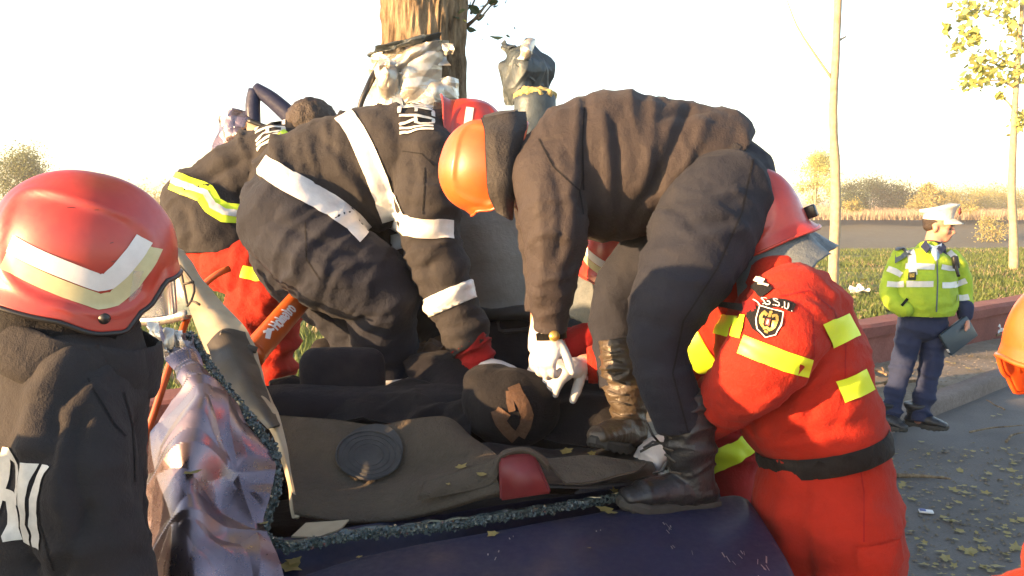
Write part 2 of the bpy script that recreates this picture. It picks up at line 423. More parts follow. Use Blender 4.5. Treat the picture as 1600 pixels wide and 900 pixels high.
def garment(name, chains, mat, parent, voxel=.011, bones=None, amp=.008, freq=14, seed=1, creases=(), cuts=(), side=None, smooth=6, extra=None, face_only=True):
    """chains: list of (points, radii[, side])"""
    bm = bmesh.new()
    for ch in chains:
        loft(bm, ch[0], ch[1], ch[2] if len(ch) > 2 else side)
    if extra: extra(bm)
    me = blob(bm, voxel, smooth)
    V, N = mesh_np(me)
    if bones is None:
        bones = []
        for ch in chains:
            pts = ch[0]
            for a, b, r in zip(pts, pts[1:], ch[1]):
                rr = r if isinstance(r, (int, float)) else max(r)
                if (Vector(b) - Vector(a)).length > .02: bones.append((a, b, rr, amp * min(1.3, rr / .08) , freq * min(1.5, .10 / max(rr, .05)) ** .5))
    disp = fold_disp(V, bones, seed)
    if len(creases):
        px, d = to_px(V); view = (V - np.array(CAM)); view /= np.linalg.norm(view, axis=1)[:, None]
        facing = np.clip(-(N * view).sum(1) * 2 + .1, 0, 1)
        for poly, ca, cr in creases:
            dist = seg_dist(np.c_[px, np.zeros(len(px))], [(x, y, 0) for x, y in poly])
            disp += ca * np.exp(-(dist / cr) ** 2) * facing
    disp += (fbm(V * 16, seed + 77, 3) - .5) * amp * .45
    V = V + N * disp[:, None]
    set_np(me, V)
    if cuts:
        bm = bmesh.new(); bm.from_mesh(me)
        for c in cuts: cut_lip(bm, *c)
        bm.to_mesh(me); bm.free(); me.update()
    return link(me, name, mat, parent)

def band(name, src, p, axis, half, rad, mat, parent, off=.004, axseg=None, maxd=None, bow=None):
    """a tape sewn round a garment: the garment's own surface between two planes, lifted off it"""
    p = Vector(p); axis = Vector(axis).normalized()
    bm = bmesh.new(); bm.from_mesh(src.data); bm.normal_update()
    nv = {}
    dead = [f for f in bm.faces if (f.calc_center_median() - p).length > rad or abs((f.calc_center_median() - p).dot(axis)) > half * 3 + .03]
    if axseg is not None:
        a, b = Vector(axseg[0]), Vector(axseg[1]); ab = b - a
        ds = set(dead)
        for f in bm.faces:
            if f in ds: continue
            c = f.calc_center_median(); t = max(0, min(1, (c - a).dot(ab) / ab.length_squared))
            if (c - a - ab * t).length > maxd: dead.append(f)
    bmesh.ops.delete(bm, geom=dead, context='FACES')
    for s in (1, -1):
        bmesh.ops.bisect_plane(bm, geom=list(bm.verts) + list(bm.edges) + list(bm.faces), plane_co=p + axis * half * s, plane_no=axis * s, clear_outer=True, dist=1e-5)
    if not bm.faces: bm.free(); return None
    bm.normal_update()
    for v in bm.verts: nv[v] = v.normal.copy()
    for v in bm.verts: v.co += nv[v] * off
    es = [e for e in bm.edges if e.is_boundary]
    r = bmesh.ops.extrude_edge_only(bm, edges=es)
    for v in [x for x in r['geom'] if isinstance(x, bmesh.types.BMVert)]:
        nn = None
        for e in v.link_edges:
            q = e.other_vert(v)
            if q in nv and (q.co - v.co).length < 1e-6: nn = nv[q]
        if nn is not None: v.co -= nn * (off + .002)
    me = bpy.data.meshes.new(name); bm.to_mesh(me); bm.free(); me.update()
    return link(me, name, mat, parent)

def cast(bvh, p, d, off, back=.4):
    h = bvh.ray_cast(p - d * back, d, back * 2 + .3)
    if h[0] is None:
        h = bvh.find_nearest(p)
        if h[0] is None: return p
    n = h[1]
    if n.dot(d) > 0: n = -n
    return h[0] + n * off
def strips(name, bvh, polys, d, mat, parent, off=.003, across=3, step=.01, back=.4):
    """each poly = (points, width): a flat strip laid on a surface along the points, projected along d"""
    V, Fc = [], []
    d = Vector(d).normalized()
    for pts, wd in polys:
        pts = [Vector(p) for p in pts]
        s = []
        for a, b in zip(pts, pts[1:]):
            k = max(1, int((b - a).length / step))
            s += [a.lerp(b, j / k) for j in range(k)]
        s.append(pts[-1])
        base = len(V)
        for i, p in enumerate(s):
            t = s[min(i + 1, len(s) - 1)] - s[max(i - 1, 0)]
            q = d.cross(t).normalized()
            for j in range(across + 1):
                V.append(cast(bvh, p + q * (wd * (j / across - .5)), d, off, back))
        for i in range(len(s) - 1):
            for j in range(across):
                a = base + i * (across + 1) + j
                Fc.append((a, a + 1, a + across + 2, a + across + 1))
    return mk(name, V, Fc, mat, parent)
def patch(name, bvh, o, xd, yd, poly, mat, parent, off=.003, rings=4, back=.3):
    """a flat shape (poly in metres about o) laid on a surface"""
    o = Vector(o); xd = Vector(xd).normalized(); yd = Vector(yd).normalized(); d = xd.cross(yd) * -1
    cx = sum(p[0] for p in poly) / len(poly); cy = sum(p[1] for p in poly) / len(poly)
    dense = []
    for (x0, y0), (x1, y1) in zip(poly, poly[1:] + poly[:1]):
        for j in range(3): dense.append((x0 + (x1 - x0) * j / 3, y0 + (y1 - y0) * j / 3))
    V = [cast(bvh, o + xd * cx + yd * cy, d, off, back)]; Fc = []; n = len(dense)
    for r in range(1, rings + 1):
        k = r / rings
        for x, y in dense: V.append(cast(bvh, o + xd * (cx + (x - cx) * k) + yd * (cy + (y - cy) * k), d, off, back))
    for j in range(n): Fc.append((0, 1 + j, 1 + (j + 1) % n))
    for r in range(rings - 1):
        for j in range(n):
            a = 1 + r * n + j; b = 1 + r * n + (j + 1) % n
            Fc.append((a, a + n, b + n, b))
    return mk(name, V, Fc, mat, parent)
ST = {  # letter strokes in a unit box
 'P': [[(0, 0), (0, 1), (.6, 1), (.75, .85), (.75, .6), (.6, .45), (0, .45)]],
 'O': [[(.15, 0), (0, .2), (0, .8), (.15, 1), (.6, 1), (.75, .8), (.75, .2), (.6, 0), (.15, 0)]],
 'M': [[(0, 0), (0, 1), (.4, .4), (.8, 1), (.8, 0)]],
 'I': [[(.1, 0), (.1, 1)]],
 'E': [[(.7, 0), (0, 0), (0, 1), (.7, 1)], [(0, .5), (.6, .5)]],
 'R': [[(0, 0), (0, 1), (.6, 1), (.75, .85), (.75, .62), (.6, .48), (0, .48)], [(.35, .48), (.78, 0)]],
 'G': [[(.75, .85), (.6, 1), (.15, 1), (0, .8), (0, .2), (.15, 0), (.6, 0), (.75, .2), (.75, .45), (.45, .45)]],
 'S': [[(.7, .88), (.55, 1), (.15, 1), (0, .85), (0, .65), (.7, .38), (.7, .15), (.55, 0), (.1, 0), (0, .12)]],
 'U': [[(0, 1), (0, .2), (.15, 0), (.55, 0), (.7, .2), (.7, 1)]],
 '.': [[(.1, 0), (.1, .12)]],
 'H': [[(0, 0), (0, 1)], [(.7, 0), (.7, 1)], [(0, .5), (.7, .5)]],
 'o': [[(.15, 0), (0, .15), (0, .5), (.15, .65), (.4, .65), (.55, .5), (.55, .15), (.4, 0), (.15, 0)]],
 'l': [[(.1, 0), (.1, 1)]],
 'm': [[(0, 0), (0, .65)], [(0, .5), (.2, .65), (.35, .5), (.35, 0)], [(.35, .5), (.55, .65), (.7, .5), (.7, 0)]],
 'a': [[(.05, .6), (.4, .65), (.5, .5), (.5, 0)], [(.5, .35), (.15, .35), (0, .2), (.1, 0), (.35, 0), (.5, .15)]],
 't': [[(.2, 1), (.2, .1), (.35, 0), (.5, .05)], [(0, .65), (.45, .65)]],
 'r': [[(0, 0), (0, .65)], [(0, .4), (.2, .62), (.4, .6)]],
}
ADV = {'I': .38, '.': .3, 'l': .35, 'M': 1.05, 'm': .9, 'o': .75, 'a': .72, 't': .65, 'r': .55}
def lettering(name, bvh, text, o, xd, yd, h, stroke, mat, parent, off=.004, wide=1.0, step=.008):
    o = Vector(o); xd = Vector(xd).normalized(); yd = Vector(yd).normalized()
    polys = []; x = 0
    for ch in text:
        for s in ST[ch]: polys.append(([o + xd * ((x + a) * h * wide) + yd * (b * h) for a, b in s], stroke))
        x += ADV.get(ch, .98)
    return strips(name, bvh, polys, -xd.cross(yd), mat, parent, off, 2, step)

def tube(name, pts, r, mat, parent=None, seg=10, smooth_path=True, step=.02):
    bm = bmesh.new(); pts = [Vector(p) for p in pts]
    if not isinstance(r, (list, tuple)): r = [r] * len(pts)
    loft(bm, pts, r, None, seg, step, True, False)
    return bmobj(name, bm, mat, parent)

# crumpled sheet from a grid of control points
def sheet(name, rows, mat, parent=None, nu=60, nv=60, amp=.01, freq=5, seed=0, thick=.003, fine=.0, pin=0, smooth=False, folds=5, crisp=False, amp2=0, freq2=12):
    A = np.array([[list(p) for p in r] for r in rows], float)
    def interp(A, n):
        m = A.shape[0]; t = np.linspace(0, m - 1, n); i = np.minimum(t.astype(int), m - 2); f = (t - i)[:, None, None]
        g = lambda k: A[np.clip(k, 0, m - 1)]
        a, b, c, d = g(i - 1), g(i), g(i + 1), g(i + 2)
        a = np.where((i == 0)[:, None, None], 2 * b - c, a); d = np.where((i == m - 2)[:, None, None], 2 * c - b, d)
        return .5 * (2 * b + (c - a) * f + (2 * a - 5 * b + 4 * c - d) * f ** 2 + (3 * b - a - 3 * c + d) * f ** 3)
    B = interp(A, nu); B = interp(B.transpose(1, 0, 2), nv).transpose(1, 0, 2)
    du = np.gradient(B, axis=0); dv = np.gradient(B, axis=1); N = np.cross(du, dv); N /= np.linalg.norm(N, axis=2)[:, :, None] + 1e-9
    V = B.reshape(-1, 3); Nn = N.reshape(-1, 3)
    rs = np.random.RandomState(seed + 5); disp = np.zeros(len(V))
    wv = V + (np.stack([vnoise(V * freq * .5 + 3, seed + 1), vnoise(V * freq * .5 + 9, seed + 2), vnoise(V * freq * .5 + 15, seed + 3)], 1) - .5) * ((.9 if not crisp else .3) / freq)
    for k in range(folds):
        dr = rs.randn(3); dr /= np.linalg.norm(dr); fr = freq * rs.uniform(.5, 1.6); ph = rs.rand()
        x = (wv @ dr) * fr + ph
        disp += (np.abs((x % 1) - .5) * 2 - .5) * rs.uniform(.4, 1) / (.7 + .3 * fr / freq)
    disp *= amp / max(1, folds ** .5)
    if amp2:
        wv2 = V + (np.stack([vnoise(V * freq2 * .7 + 3, seed + 21), vnoise(V * freq2 * .7 + 9, seed + 22), vnoise(V * freq2 * .7 + 15, seed + 23)], 1) - .5) * (.5 / freq2)
        d2 = np.full(len(V), -9.)
        for k in range(5):
            dr = rs.randn(3); dr /= np.linalg.norm(dr); x = (wv2 @ dr) * freq2 * rs.uniform(.6, 1.3) + rs.rand(); d2 = np.maximum(d2, np.abs((x % 1) - .5) * 2 * rs.uniform(.5, 1))
        disp += (d2 - .6) * amp2 * (.3 + 1.2 * vnoise(V * freq * .8, seed + 40))
    if fine: disp += (fbm(V * 40, seed, 3) - .5) * fine
    if pin:
        uu = np.linspace(0, 1, nu)[:, None] * np.ones((1, nv)); vv = np.linspace(0, 1, nv)[None, :] * np.ones((nu, 1))
        e = np.minimum(np.minimum(uu, 1 - uu), np.minimum(vv, 1 - vv)).ravel(); disp *= np.clip(e / pin, 0, 1)
    top = V + Nn * disp[:, None]; bot = top - Nn * thick
    idx = np.arange(nu * nv).reshape(nu, nv); a, b, c, d = idx[:-1, :-1].ravel(), idx[1:, :-1].ravel(), idx[1:, 1:].ravel(), idx[:-1, 1:].ravel()
    k = nu * nv
    Fc = np.concatenate([np.stack([a, b, c, d], 1), np.stack([d, c, b, a], 1) + k]).tolist()
    loop = list(idx[0, :]) + list(idx[1:, -1]) + list(idx[-1, -2::-1]) + list(idx[-2:0:-1, 0])
    for p, q in zip(loop, loop[1:] + loop[:1]): Fc.append((q, p, p + k, q + k))
    o = mk(name, np.concatenate([top, bot]), Fc, mat, parent, smooth)
    return o
def chips(name, path, n, spread, size, mat, parent, seed=0, along=None):
    rs = random.Random(seed); V, Fc = [], []
    pts = [Vector(p) for p in path]; Ls = [(b - a).length for a, b in zip(pts, pts[1:])]; T = sum(Ls)
    for _ in range(n):
        t = rs.random() * T; i = 0
        while i < len(Ls) - 1 and t > Ls[i]: t -= Ls[i]; i += 1
        c = pts[i].lerp(pts[i + 1], min(1, t / Ls[i])) + Vector([rs.gauss(0, 1) * spread for _ in range(3)])
        s = size * rs.uniform(.5, 1.5); q = Quaternion((rs.gauss(0, 1), rs.gauss(0, 1), rs.gauss(0, 1), rs.gauss(0, 1))).normalized()
        b = len(V)
        for x, y, z in ((-1, -1, -.6), (1, -1, -.5), (1.1, 1, -.6), (-1, .9, -.5), (-.8, -.9, .6), (.9, -.8, .5), (.8, .9, .6), (-.9, 1, .6)):
            V.append(c + q @ Vector((x * s, y * s, z * s)))
        for f in ((3, 2, 1, 0), (4, 5, 6, 7), (0, 1, 5, 4), (1, 2, 6, 5), (2, 3, 7, 6), (3, 0, 4, 7)): Fc.append([b + k for k in f])
    return tag(mk(name, V, Fc, mat, parent, False), kind='stuff')

# ================================================================== SETTING
KR = Vector((.75, .66, 0)).normalized(); KN = Vector((-KR.y, KR.x, 0)); K0 = Vector((2.70, 6.0, 0))
def kerb(t, off=0, z=0): return K0 + KR * t + KN * off + Vector((0, 0, z))
WL = [(-60, -34), (-9, 1.3), (-2.2, 5.15), (3.45, 8.25), (6.1, 10.2), (14, 16.3), (60, 54)]
def yW(x):
    for (x0, y0), (x1, y1) in zip(WL, WL[1:]):
        if x <= x1: return y0 + (y1 - y0) * (x - x0) / (x1 - x0)
    return WL[-1][1]
def flat(name, pts, mat, kind='structure', div=1):
    bm = bmesh.new(); bm.faces.new([bm.verts.new(p) for p in pts])
    o = bmobj(name, bm, mat, None, False)
    if o.data.polygons[0].normal.z < 0: o.data.flip_normals()
    return tag(o, kind=kind)
flat('ground', [(-1500, -200, -2.2), (1500, -200, -2.2), (1500, 2500, -2.2), (-1500, 2500, -2.2)], M['bank'])
flat('road', [(-60, -60, 0), (90, -60, 0), tuple(kerb(90)), tuple(kerb(-75))], M['asphalt'])
# pavement between the kerb and the low wall, slightly uneven
V, Fc = [], []
nx, ny = 160, 24
for i in range(nx):
    x = -9 + 33 * i / (nx - 1)
    k = K0 + KR * ((x - K0.x) / KR.x)
    y0 = k.y + .14; y1 = yW(x) + .05
    for j in range(ny):
        y = y0 + (y1 - y0) * j / (ny - 1)
        V.append((x, y, .115))
V = np.array(V); V[:, 2] += (fbm(V * 1.3, 3, 4) - .5) * .05 * np.clip((np.arange(len(V)) % ny) / 4, 0, 1)
Fc = [(i * ny + j, (i + 1) * ny + j, (i + 1) * ny + j + 1, i * ny + j + 1) for i in range(nx - 1) for j in range(ny - 1)]
tag(mk('pavement', V, Fc, M['pavement']), kind='structure')
# kerb
bm = bmesh.new()
prof = [(-.005, -.05), (0, .095), (.025, .122), (.16, .124), (.16, -.05)]
prev = None
for i in range(161):
    t = -20 + 50 * i / 160
    ring = [bm.verts.new(kerb(t, a + .008 * math.sin(t * 3.1) * (b > 0) + random.uniform(-.004, .004), b + random.uniform(-.004, .004) * (b > 0))) for a, b in prof]
    if prev:
        for k in range(len(prof) - 1): bm.faces.new((prev[k], ring[k], ring[k + 1], prev[k + 1]))
    prev = ring
tag(bmobj('kerb', bm, M['kerb'], None, True), kind='structure')
# low red wall
bm = bmesh.new(); prev = None
prof = [(-.13, -.1), (-.13, .40), (-.165, .41), (-.17, .50), (-.13, .53), (.13, .53), (.17, .5), (.17, -.1)]
pts = [Vector((x, y, 0)) for x, y in WL]
dense = []
for a, b in zip(pts, pts[1:]):
    k = max(1, int((b - a).length / .35)); dense += [a.lerp(b, j / k) for j in range(k)]
dense.append(pts[-1])
for i, p in enumerate(dense):
    t = (dense[min(i + 1, len(dense) - 1)] - dense[max(i - 1, 0)]).normalized(); n_ = Vector((-t.y, t.x, 0))
    ring = [bm.verts.new(p + n_ * (a + random.uniform(-.006, .006)) + Vector((0, 0, b + random.uniform(-.006, .006)))) for a, b in prof]
    if prev:
        for k in range(len(prof) - 1): bm.faces.new((prev[k], ring[k], ring[k + 1], prev[k + 1]))
    prev = ring
wl = bmobj('low_wall', bm, M['wallred'], None, False)
tag(wl, 'low red painted concrete wall between the pavement and the lawn', 'wall')
# lawn, river, banks, field
def terrain(name, f0, f1, x0, x1, nx, ny, mat, rough=.05, fs=.5):
    V = []
    for i in range(nx):
        x = x0 + (x1 - x0) * i / (nx - 1)
        a = f0(x); b = f1(x)
        for j in range(ny):
            t = j / (ny - 1); V.append((x, a[0] + (b[0] - a[0]) * t, a[1] + (b[1] - a[1]) * t))
    V = np.array(V, float); e = np.tile(np.clip(np.minimum(np.arange(ny), ny - 1 - np.arange(ny)) / 2, 0, 1), nx)
    V[:, 2] += (fbm(V * fs, 5, 4) - .5) * rough * e
    Fc = [(i * ny + j, (i + 1) * ny + j, (i + 1) * ny + j + 1, i * ny + j + 1) for i in range(nx - 1) for j in range(ny - 1)]
    return tag(mk(name, V, Fc, mat), kind='structure')
E = lambda x: 20.5 + .10 * x
terrain('lawn', lambda x: (yW(x) + .1, .44), lambda x: (max(E(x), yW(x) + 2), .50), -60, 60, 160, 30, M['lawn'], .16)
terrain('near_bank', lambda x: (max(E(x), yW(x) + 2), .50), lambda x: (max(E(x), yW(x) + 2) + 5, -1.8), -60, 60, 60, 8, M['bank'], .2)
flat('river', [(-400, 10, -1.55), (400, 10, -1.55), (400, 62, -1.55), (-400, 62, -1.55)], M['water'])
B0 = lambda x: 50 + .02 * x + 2 * math.sin(x * .07)
terrain('river_bank', lambda x: (B0(x) - 2, -1.9), lambda x: (B0(x) + 5, -.95), -160, 160, 200, 12, M['bank'], .35, .3)
terrain('upper_bank', lambda x: (B0(x) + 5, -.95), lambda x: (B0(x) + 14, .18), -160, 160, 200, 12, M['bank'], .5, .3)
terrain('dry_field', lambda x: (B0(x) + 14, .18), lambda x: (900, .6), -900, 900, 200, 60, M['field'], .5, .1)

def blades(name, n, pos, h, wd, mat, seed, lean=.35):
    rs = np.random.RandomState(seed)
    p = pos(rs, n); n = len(p); a = rs.rand(n) * 2 * np.pi; hh = h * rs.uniform(.5, 1.4, n); ww = wd * rs.uniform(.6, 1.4, n)
    dx = np.stack([np.cos(a), np.sin(a), 0 * a], 1) * ww[:, None] / 2; b = rs.rand(n) * 2 * np.pi
    ln = np.stack([np.cos(b), np.sin(b), 0 * b], 1) * (hh * rs.uniform(0, lean, n))[:, None]
    top = p + ln + np.stack([0 * a, 0 * a, hh], 1)
    V = np.stack([p - dx, p + dx, top], 1).reshape(-1, 3); i = np.arange(n) * 3
    me = bpy.data.meshes.new(name); me.vertices.add(3 * n); me.vertices.foreach_set('co', V.ravel())
    me.loops.add(3 * n); me.loops.foreach_set('vertex_index', np.arange(3 * n)); me.polygons.add(n)
    me.polygons.foreach_set('loop_start', i); me.update(calc_edges=True)
    return tag(link(me, name, mat, None, False), kind='stuff')
def lawn_pos(rs, n):
    x = rs.uniform(-8, 15, n); y = np.array([yW(v) for v in x]) + .2 + rs.rand(n) ** 1.3 * 13
    ok = (y < 20.5 + .1 * x) & (np.abs(x) < y * .66 + .4) & (vnoise(np.stack([x * .9, y * .9, 0 * x], 1), 4) > .22)
    return np.stack([x, y, 0 * x + .45], 1)[ok]
blades('lawn_grass', 150000, lawn_pos, .085, .022, M['green_grass'], 1, .8)
def lawn_pos2(rs, n):
    q = lawn_pos(rs, n); return q[vnoise(q * [1.7, 1.7, 0], 8) > .55]
blades('yellowed_lawn_grass', 60000, lawn_pos2, .07, .025, M['dry_grass'], 2, .9)
def field_pos(rs, n):
    y = 62 + rs.rand(n) ** 1.5 * 80; x = rs.uniform(-1, 1, n) * y * .66
    return np.stack([x, y, .22 + .0005 * y + 0 * x], 1)
blades('dry_field_grass', 110000, field_pos, .5, .08, M['dry_grass'], 3, .4)
def bank_pos(rs, n):
    y = rs.uniform(57, 66, n); x = rs.uniform(-1, 1, n) * y * .66
    k = np.stack([x, y, (y - 55) / 9 * 1.13 - 1.0], 1); return k[vnoise(k * .25, 12) > .62]

# ---- foliage
def leaf_cloud(bm, centres, n, size, seed, flat_=.5):
    rs = random.Random(seed)
    for _ in range(n):
        c, r = rs.choice(centres)
        v = Vector((rs.gauss(0, 1), rs.gauss(0, 1), rs.gauss(0, 1)))
        p = Vector(c) + Vector((v.x * r * .5, v.y * r * .5, v.z * r * .42))
        s = size * rs.uniform(.5, 1.4)
        q = Quaternion((rs.gauss(0, 1), rs.gauss(0, 1), rs.gauss(0, 1), rs.gauss(0, 1))).normalized()
        pts = [(-.5, 0, 0), (-.1, .42, .06), (.55, .1, 0), (.2, -.4, .08)]
        bm.faces.new([bm.verts.new(p + q @ (Vector(t) * s)) for t in pts])
def limb(bm, pts, radii, seg=7):
    loft(bm, pts, radii, None, seg, .25, True, False)

def bush(name, loc, h, wdt, mats, n, leaf, seed, label, cat='bush', group=None, trunk=True, trunk_h=.3):
    t = thing(name, label, cat, loc, group); rs = random.Random(seed); loc = Vector(loc)
    cs = []
    for k in range(16):
        a = rs.random() * 6.28; rr = wdt * .5 * rs.random() ** .6 * .8; z = h * (trunk_h + (1 - trunk_h) * rs.random() ** .8 * .9)
        rr *= 1 - .55 * max(0, (z / h - .55) / .45)
        cs.append((loc + Vector((rr * math.cos(a), rr * math.sin(a) * .8, z)), wdt * rs.uniform(.14, .3)))
    bm = bmesh.new(); leaf_cloud(bm, cs, n, leaf, seed)
    bmobj('crown', bm, mats, t, False)
    bm = bmesh.new()
    limb(bm, [loc, loc + Vector((.02, .01, h * .35)), loc + Vector((0, 0, h * .8))], [h * .022, h * .016, h * .006])
    for c, r in cs[:9]:
        limb(bm, [loc + Vector((0, 0, h * rs.uniform(.1, .4))), (loc + Vector((0, 0, h * .4))).lerp(c, .6), c], [h * .010, h * .007, h * .003], 5)
    bmobj('trunk', bm, M['young_bark'], t)
    return t
def gx(px, y): return (px - 800) / F * y
bush('tree', (gx(1271, 76), 76, .2), 6.0, 4.3, M['leaf_yellow'], 9000, .12, 1, 'small round yellow-leaved tree far off on the dry field, left of the bare young trunk', 'tree', trunk_h=.22)
bush('tree', (gx(1452, 92), 92, .2), 3.6, 3.2, M['leaf_gold'], 3000, .17, 12, 'small pale yellow tree standing above the hedge behind the police officer', 'tree', trunk_h=.2)
bush('bush', (gx(44, 60), 60, .15), 5.2, 5.0, M['leaf_olive'], 12000, .11, 3, 'large pale green bush on the horizon at the far left', 'bush', trunk_h=.1)
bush('bush', (gx(95, 110), 110, .15), 2.6, 6.0, M['leaf_olive'], 1500, .2, 33, 'low hazy bush just right of the large bush at the far left', 'bush', trunk_h=.05)
hz = [(1325, 100, 3.2, 5), (1362, 104, 3.6, 6), (1395, 104, 3.0, 5.5), (1420, 110, 2.6, 5), (1340, 90, 2.0, 3)]
for i, (px, y, h, wd) in enumerate(hz):
    bush('bush', (gx(px, y), y, .2), h * 1.05, wd * 1.15, M['leaf_green'], 6500, .15, 20 + i, ('leftmost', 'second from the left', 'middle', 'rightmost', 'lowest and nearest')[i] + ' of the dark hedge bushes between bare trunk and police cap', 'bush', 'dark bushes of the far hedge', trunk_h=.03)
hy = [(1478, 98, 2.4, 4), (1500, 104, 2.9, 5), (1524, 98, 2.3, 5), (1550, 110, 2.8, 6), (1575, 100, 2.2, 5), (1600, 104, 2.7, 6), (1437, 96, 2.0, 3.4)]
for i, (px, y, h, wd) in enumerate(hy):
    bush('bush', (gx(px, y), y, .2), h * 1.1, wd * 1.15, M['leaf_olive'] if i % 2 else M['leaf_gold'], 4200, .13, 40 + i, ('first', 'second', 'third', 'fourth', 'fifth', 'sixth', 'nearest to the cap')[i] + ' yellowish bush of the far thicket, counting right from the officer', 'bush', 'yellowish bushes on the far field', trunk_h=.03)
for i, (px, y, h, wd) in enumerate([(190, 130, 2.4, 9), (235, 120, 2.8, 10), (150, 140, 2.2, 9), (285, 130, 2.5, 9)]):
    bush('bush', (gx(px, y), y, .2), h, wd, M['leaf_gold'], 1500, .25, 60 + i, ('second', 'third', 'leftmost', 'rightmost')[i] + ' low dry bush on the horizon above the left foreground helmet', 'bush', 'dry bushes on the left horizon', trunk_h=.02)
bush('bush', (gx(1548, 56), 56, -1.0), 1.6, 2.2, M['leaf_gold'], 1500, .1, 71, 'small golden bush at the water edge of the far river bank', 'bush', trunk_h=.03)
bush('bush', (gx(1330, 70), 70, .2), 1.6, 2.0, M['leaf_gold'], 1200, .12, 72, 'small golden bush in dry grass just right of the bare young trunk', 'bush', trunk_h=.03)
bush('bush', (gx(1500, 66), 66, .1), 1.5, 2.6, M['leaf_gold'], 1200, .12, 73, 'low golden bush on top of the river bank, right of the police cap', 'bush', trunk_h=.03)

# young roadside trees
def young_tree(loc, pts, radii, branches, clumps, n, leaf, seed, label, crown_z):
    t = thing('tree', label, 'tree', loc)
    bm = bmesh.new(); loft(bm, pts, radii, None, 12, .12, True, False)
    o = bmobj('trunk', bm, M['young_bark'], t)
    V, N = mesh_np(o.data); V += N * ((fbm(V * [9, 9, 3], seed, 3) - .5) * .022)[:, None]; set_np(o.data, V)
    for br in branches:
        bm = bmesh.new(); loft(bm, br, [.022, .016, .012, .007][:len(br)] if len(br) < 5 else [.012] * len(br), None, 6, .15, True, False); bmobj('branch', bm, M['young_bark'], t)
    bm = bmesh.new(); leaf_cloud(bm, clumps, n, leaf, seed)
    bmobj('crown', bm, M['leaf_yellow'], t, False)
    return t
d1 = 11.9
b1 = G(1302, 456, .45)
pt = lambda px, py, d=None: P(px, py, d1 if d is None else d)
rs = random.Random(5)
young_tree(b1, [b1 - Vector((0, 0, .2)), pt(1303, 400), pt(1306, 300), pt(1302, 180), pt(1307, 60), pt(1310, -60), pt(1306, -300)], [.085, .072, .068, .062, .055, .045, .02],
           [[pt(1302, 126), pt(1270, 80), pt(1245, 40), pt(1226, -10)], [pt(1307, 70), pt(1313, 62), pt(1322, 57)], [pt(1307, 0), pt(1340, -70), pt(1360, -150)], [pt(1307, -60), pt(1270, -140), pt(1250, -220)]],
           [(pt(1300 + rs.uniform(-60, 60), -230 + rs.uniform(-110, 60)), .8) for _ in range(9)], 900, .13, 5, 'slim bare young tree on the lawn left of the police officer, one thin branch', 0)
d2 = 15.2
b2 = G(1584, 424, .45)
q = lambda px, py: P(px, py, d2)
cl = [(q(1505, 12), .22), (q(1515, 22), .2), (q(1570, 5), .35), (q(1552, 14), .3), (q(1590, 8), .3), (q(1480, 45), .08), (q(1512, 48), .22), (q(1496, 74), .14), (q(1520, 60), .15), (q(1578, 40), .2),
      (q(1540, 95), .3), (q(1552, 85), .3), (q(1548, 112), .35), (q(1582, 108), .32), (q(1590, 90), .3), (q(1590, 120), .3), (q(1515, 130), .22), (q(1555, 125), .28), (q(1590, 185), .18), (q(1594, 196), .16), (q(1562, 150), .06), (q(1525, 100), .2), (q(1605, 50), .4), (q(1610, 110), .5),
      (q(1560, -60), .8), (q(1600, -90), .9), (q(1640, -40), .8), (q(1640, 60), .6), (q(1620, -180), 1.0), (q(1560, -160), .9)]
young_tree(b2, [b2 - Vector((0, 0, .2)), q(1584, 380), q(1581, 290), q(1584, 200), q(1588, 130), q(1593, 60), q(1598, -20), q(1602, -300)], [.085, .075, .065, .058, .05, .042, .036, .015],
           [[q(1588, 140), q(1560, 125), q(1520, 132)], [q(1590, 110), q(1560, 90), q(1535, 96), q(1505, 72)], [q(1594, 60), q(1570, 30), q(1540, 16), q(1500, 18)], [q(1584, 172), q(1575, 160), q(1562, 148)], [q(1584, 200), q(1592, 192), q(1594, 180)], [q(1596, 0), q(1560, -60), q(1540, -120)]],
           cl, 850, .13, 9, 'slim young tree at the far right with yellow-green leaves hanging into view', 0)

# ---- the big roadside tree the car has struck
TD = 5.0
tb = G(660, 820, .12); tb = Vector((P(666, 400, TD).x, P(666, 400, TD).y, .1))
tree = thing('tree', 'thick rough-barked roadside tree that the wrecked car is wrapped around', 'tree', tb)
bm = bmesh.new()
tp = [tb + Vector((0, 0, -.1)), tb + Vector((0, 0, .25)), tb + Vector((.0, 0, .8)), tb + Vector((.01, 0, 1.6)), tb + Vector((.0, 0, 2.4)), tb + Vector((.03, 0, 3.2)), tb + Vector((.05, 0, 4.5)), tb + Vector((.0, 0.1, 6.5))]
seg = 220; ts = []
from itertools import product
cp, cv = catmull(tp, [(.36, .36), (.29, .29), (.262, .262), (.255, .255), (.248, .248), (.25, .25), (.22, .22), (.12, .12)], .022)
V = []; n_ = len(cp)
for i, (p, r) in enumerate(zip(cp, cv)):
    for k in range(seg):
        a = 2 * math.pi * k / seg; V.append((p.x + r[0] * math.cos(a), p.y + r[0] * math.sin(a), p.z))
V = np.array(V); ctr = np.repeat(np.array([[p.x, p.y, 0] for p in cp]), seg, 0); nr = (V - ctr) * [1, 1, 0]; nr /= np.linalg.norm(nr, axis=1)[:, None]
wq = V * [1, 1, .0] * 0
ang = np.arctan2(nr[:, 1], nr[:, 0]); cyl = np.stack([np.cos(ang) * 3.4, np.sin(ang) * 3.4, V[:, 2] * 1.7], 1)
wrp = (fbm(cyl * 1.3, 2, 3) - .5)[:, None] * [1.1, 1.1, 1.5]
a1 = vnoise((cyl + wrp) * [2.2, 2.2, 1.0], 3); a2 = vnoise((cyl + wrp) * [4.6, 4.6, 2.6], 6); a3 = fbm(cyl * 6, 9, 3)
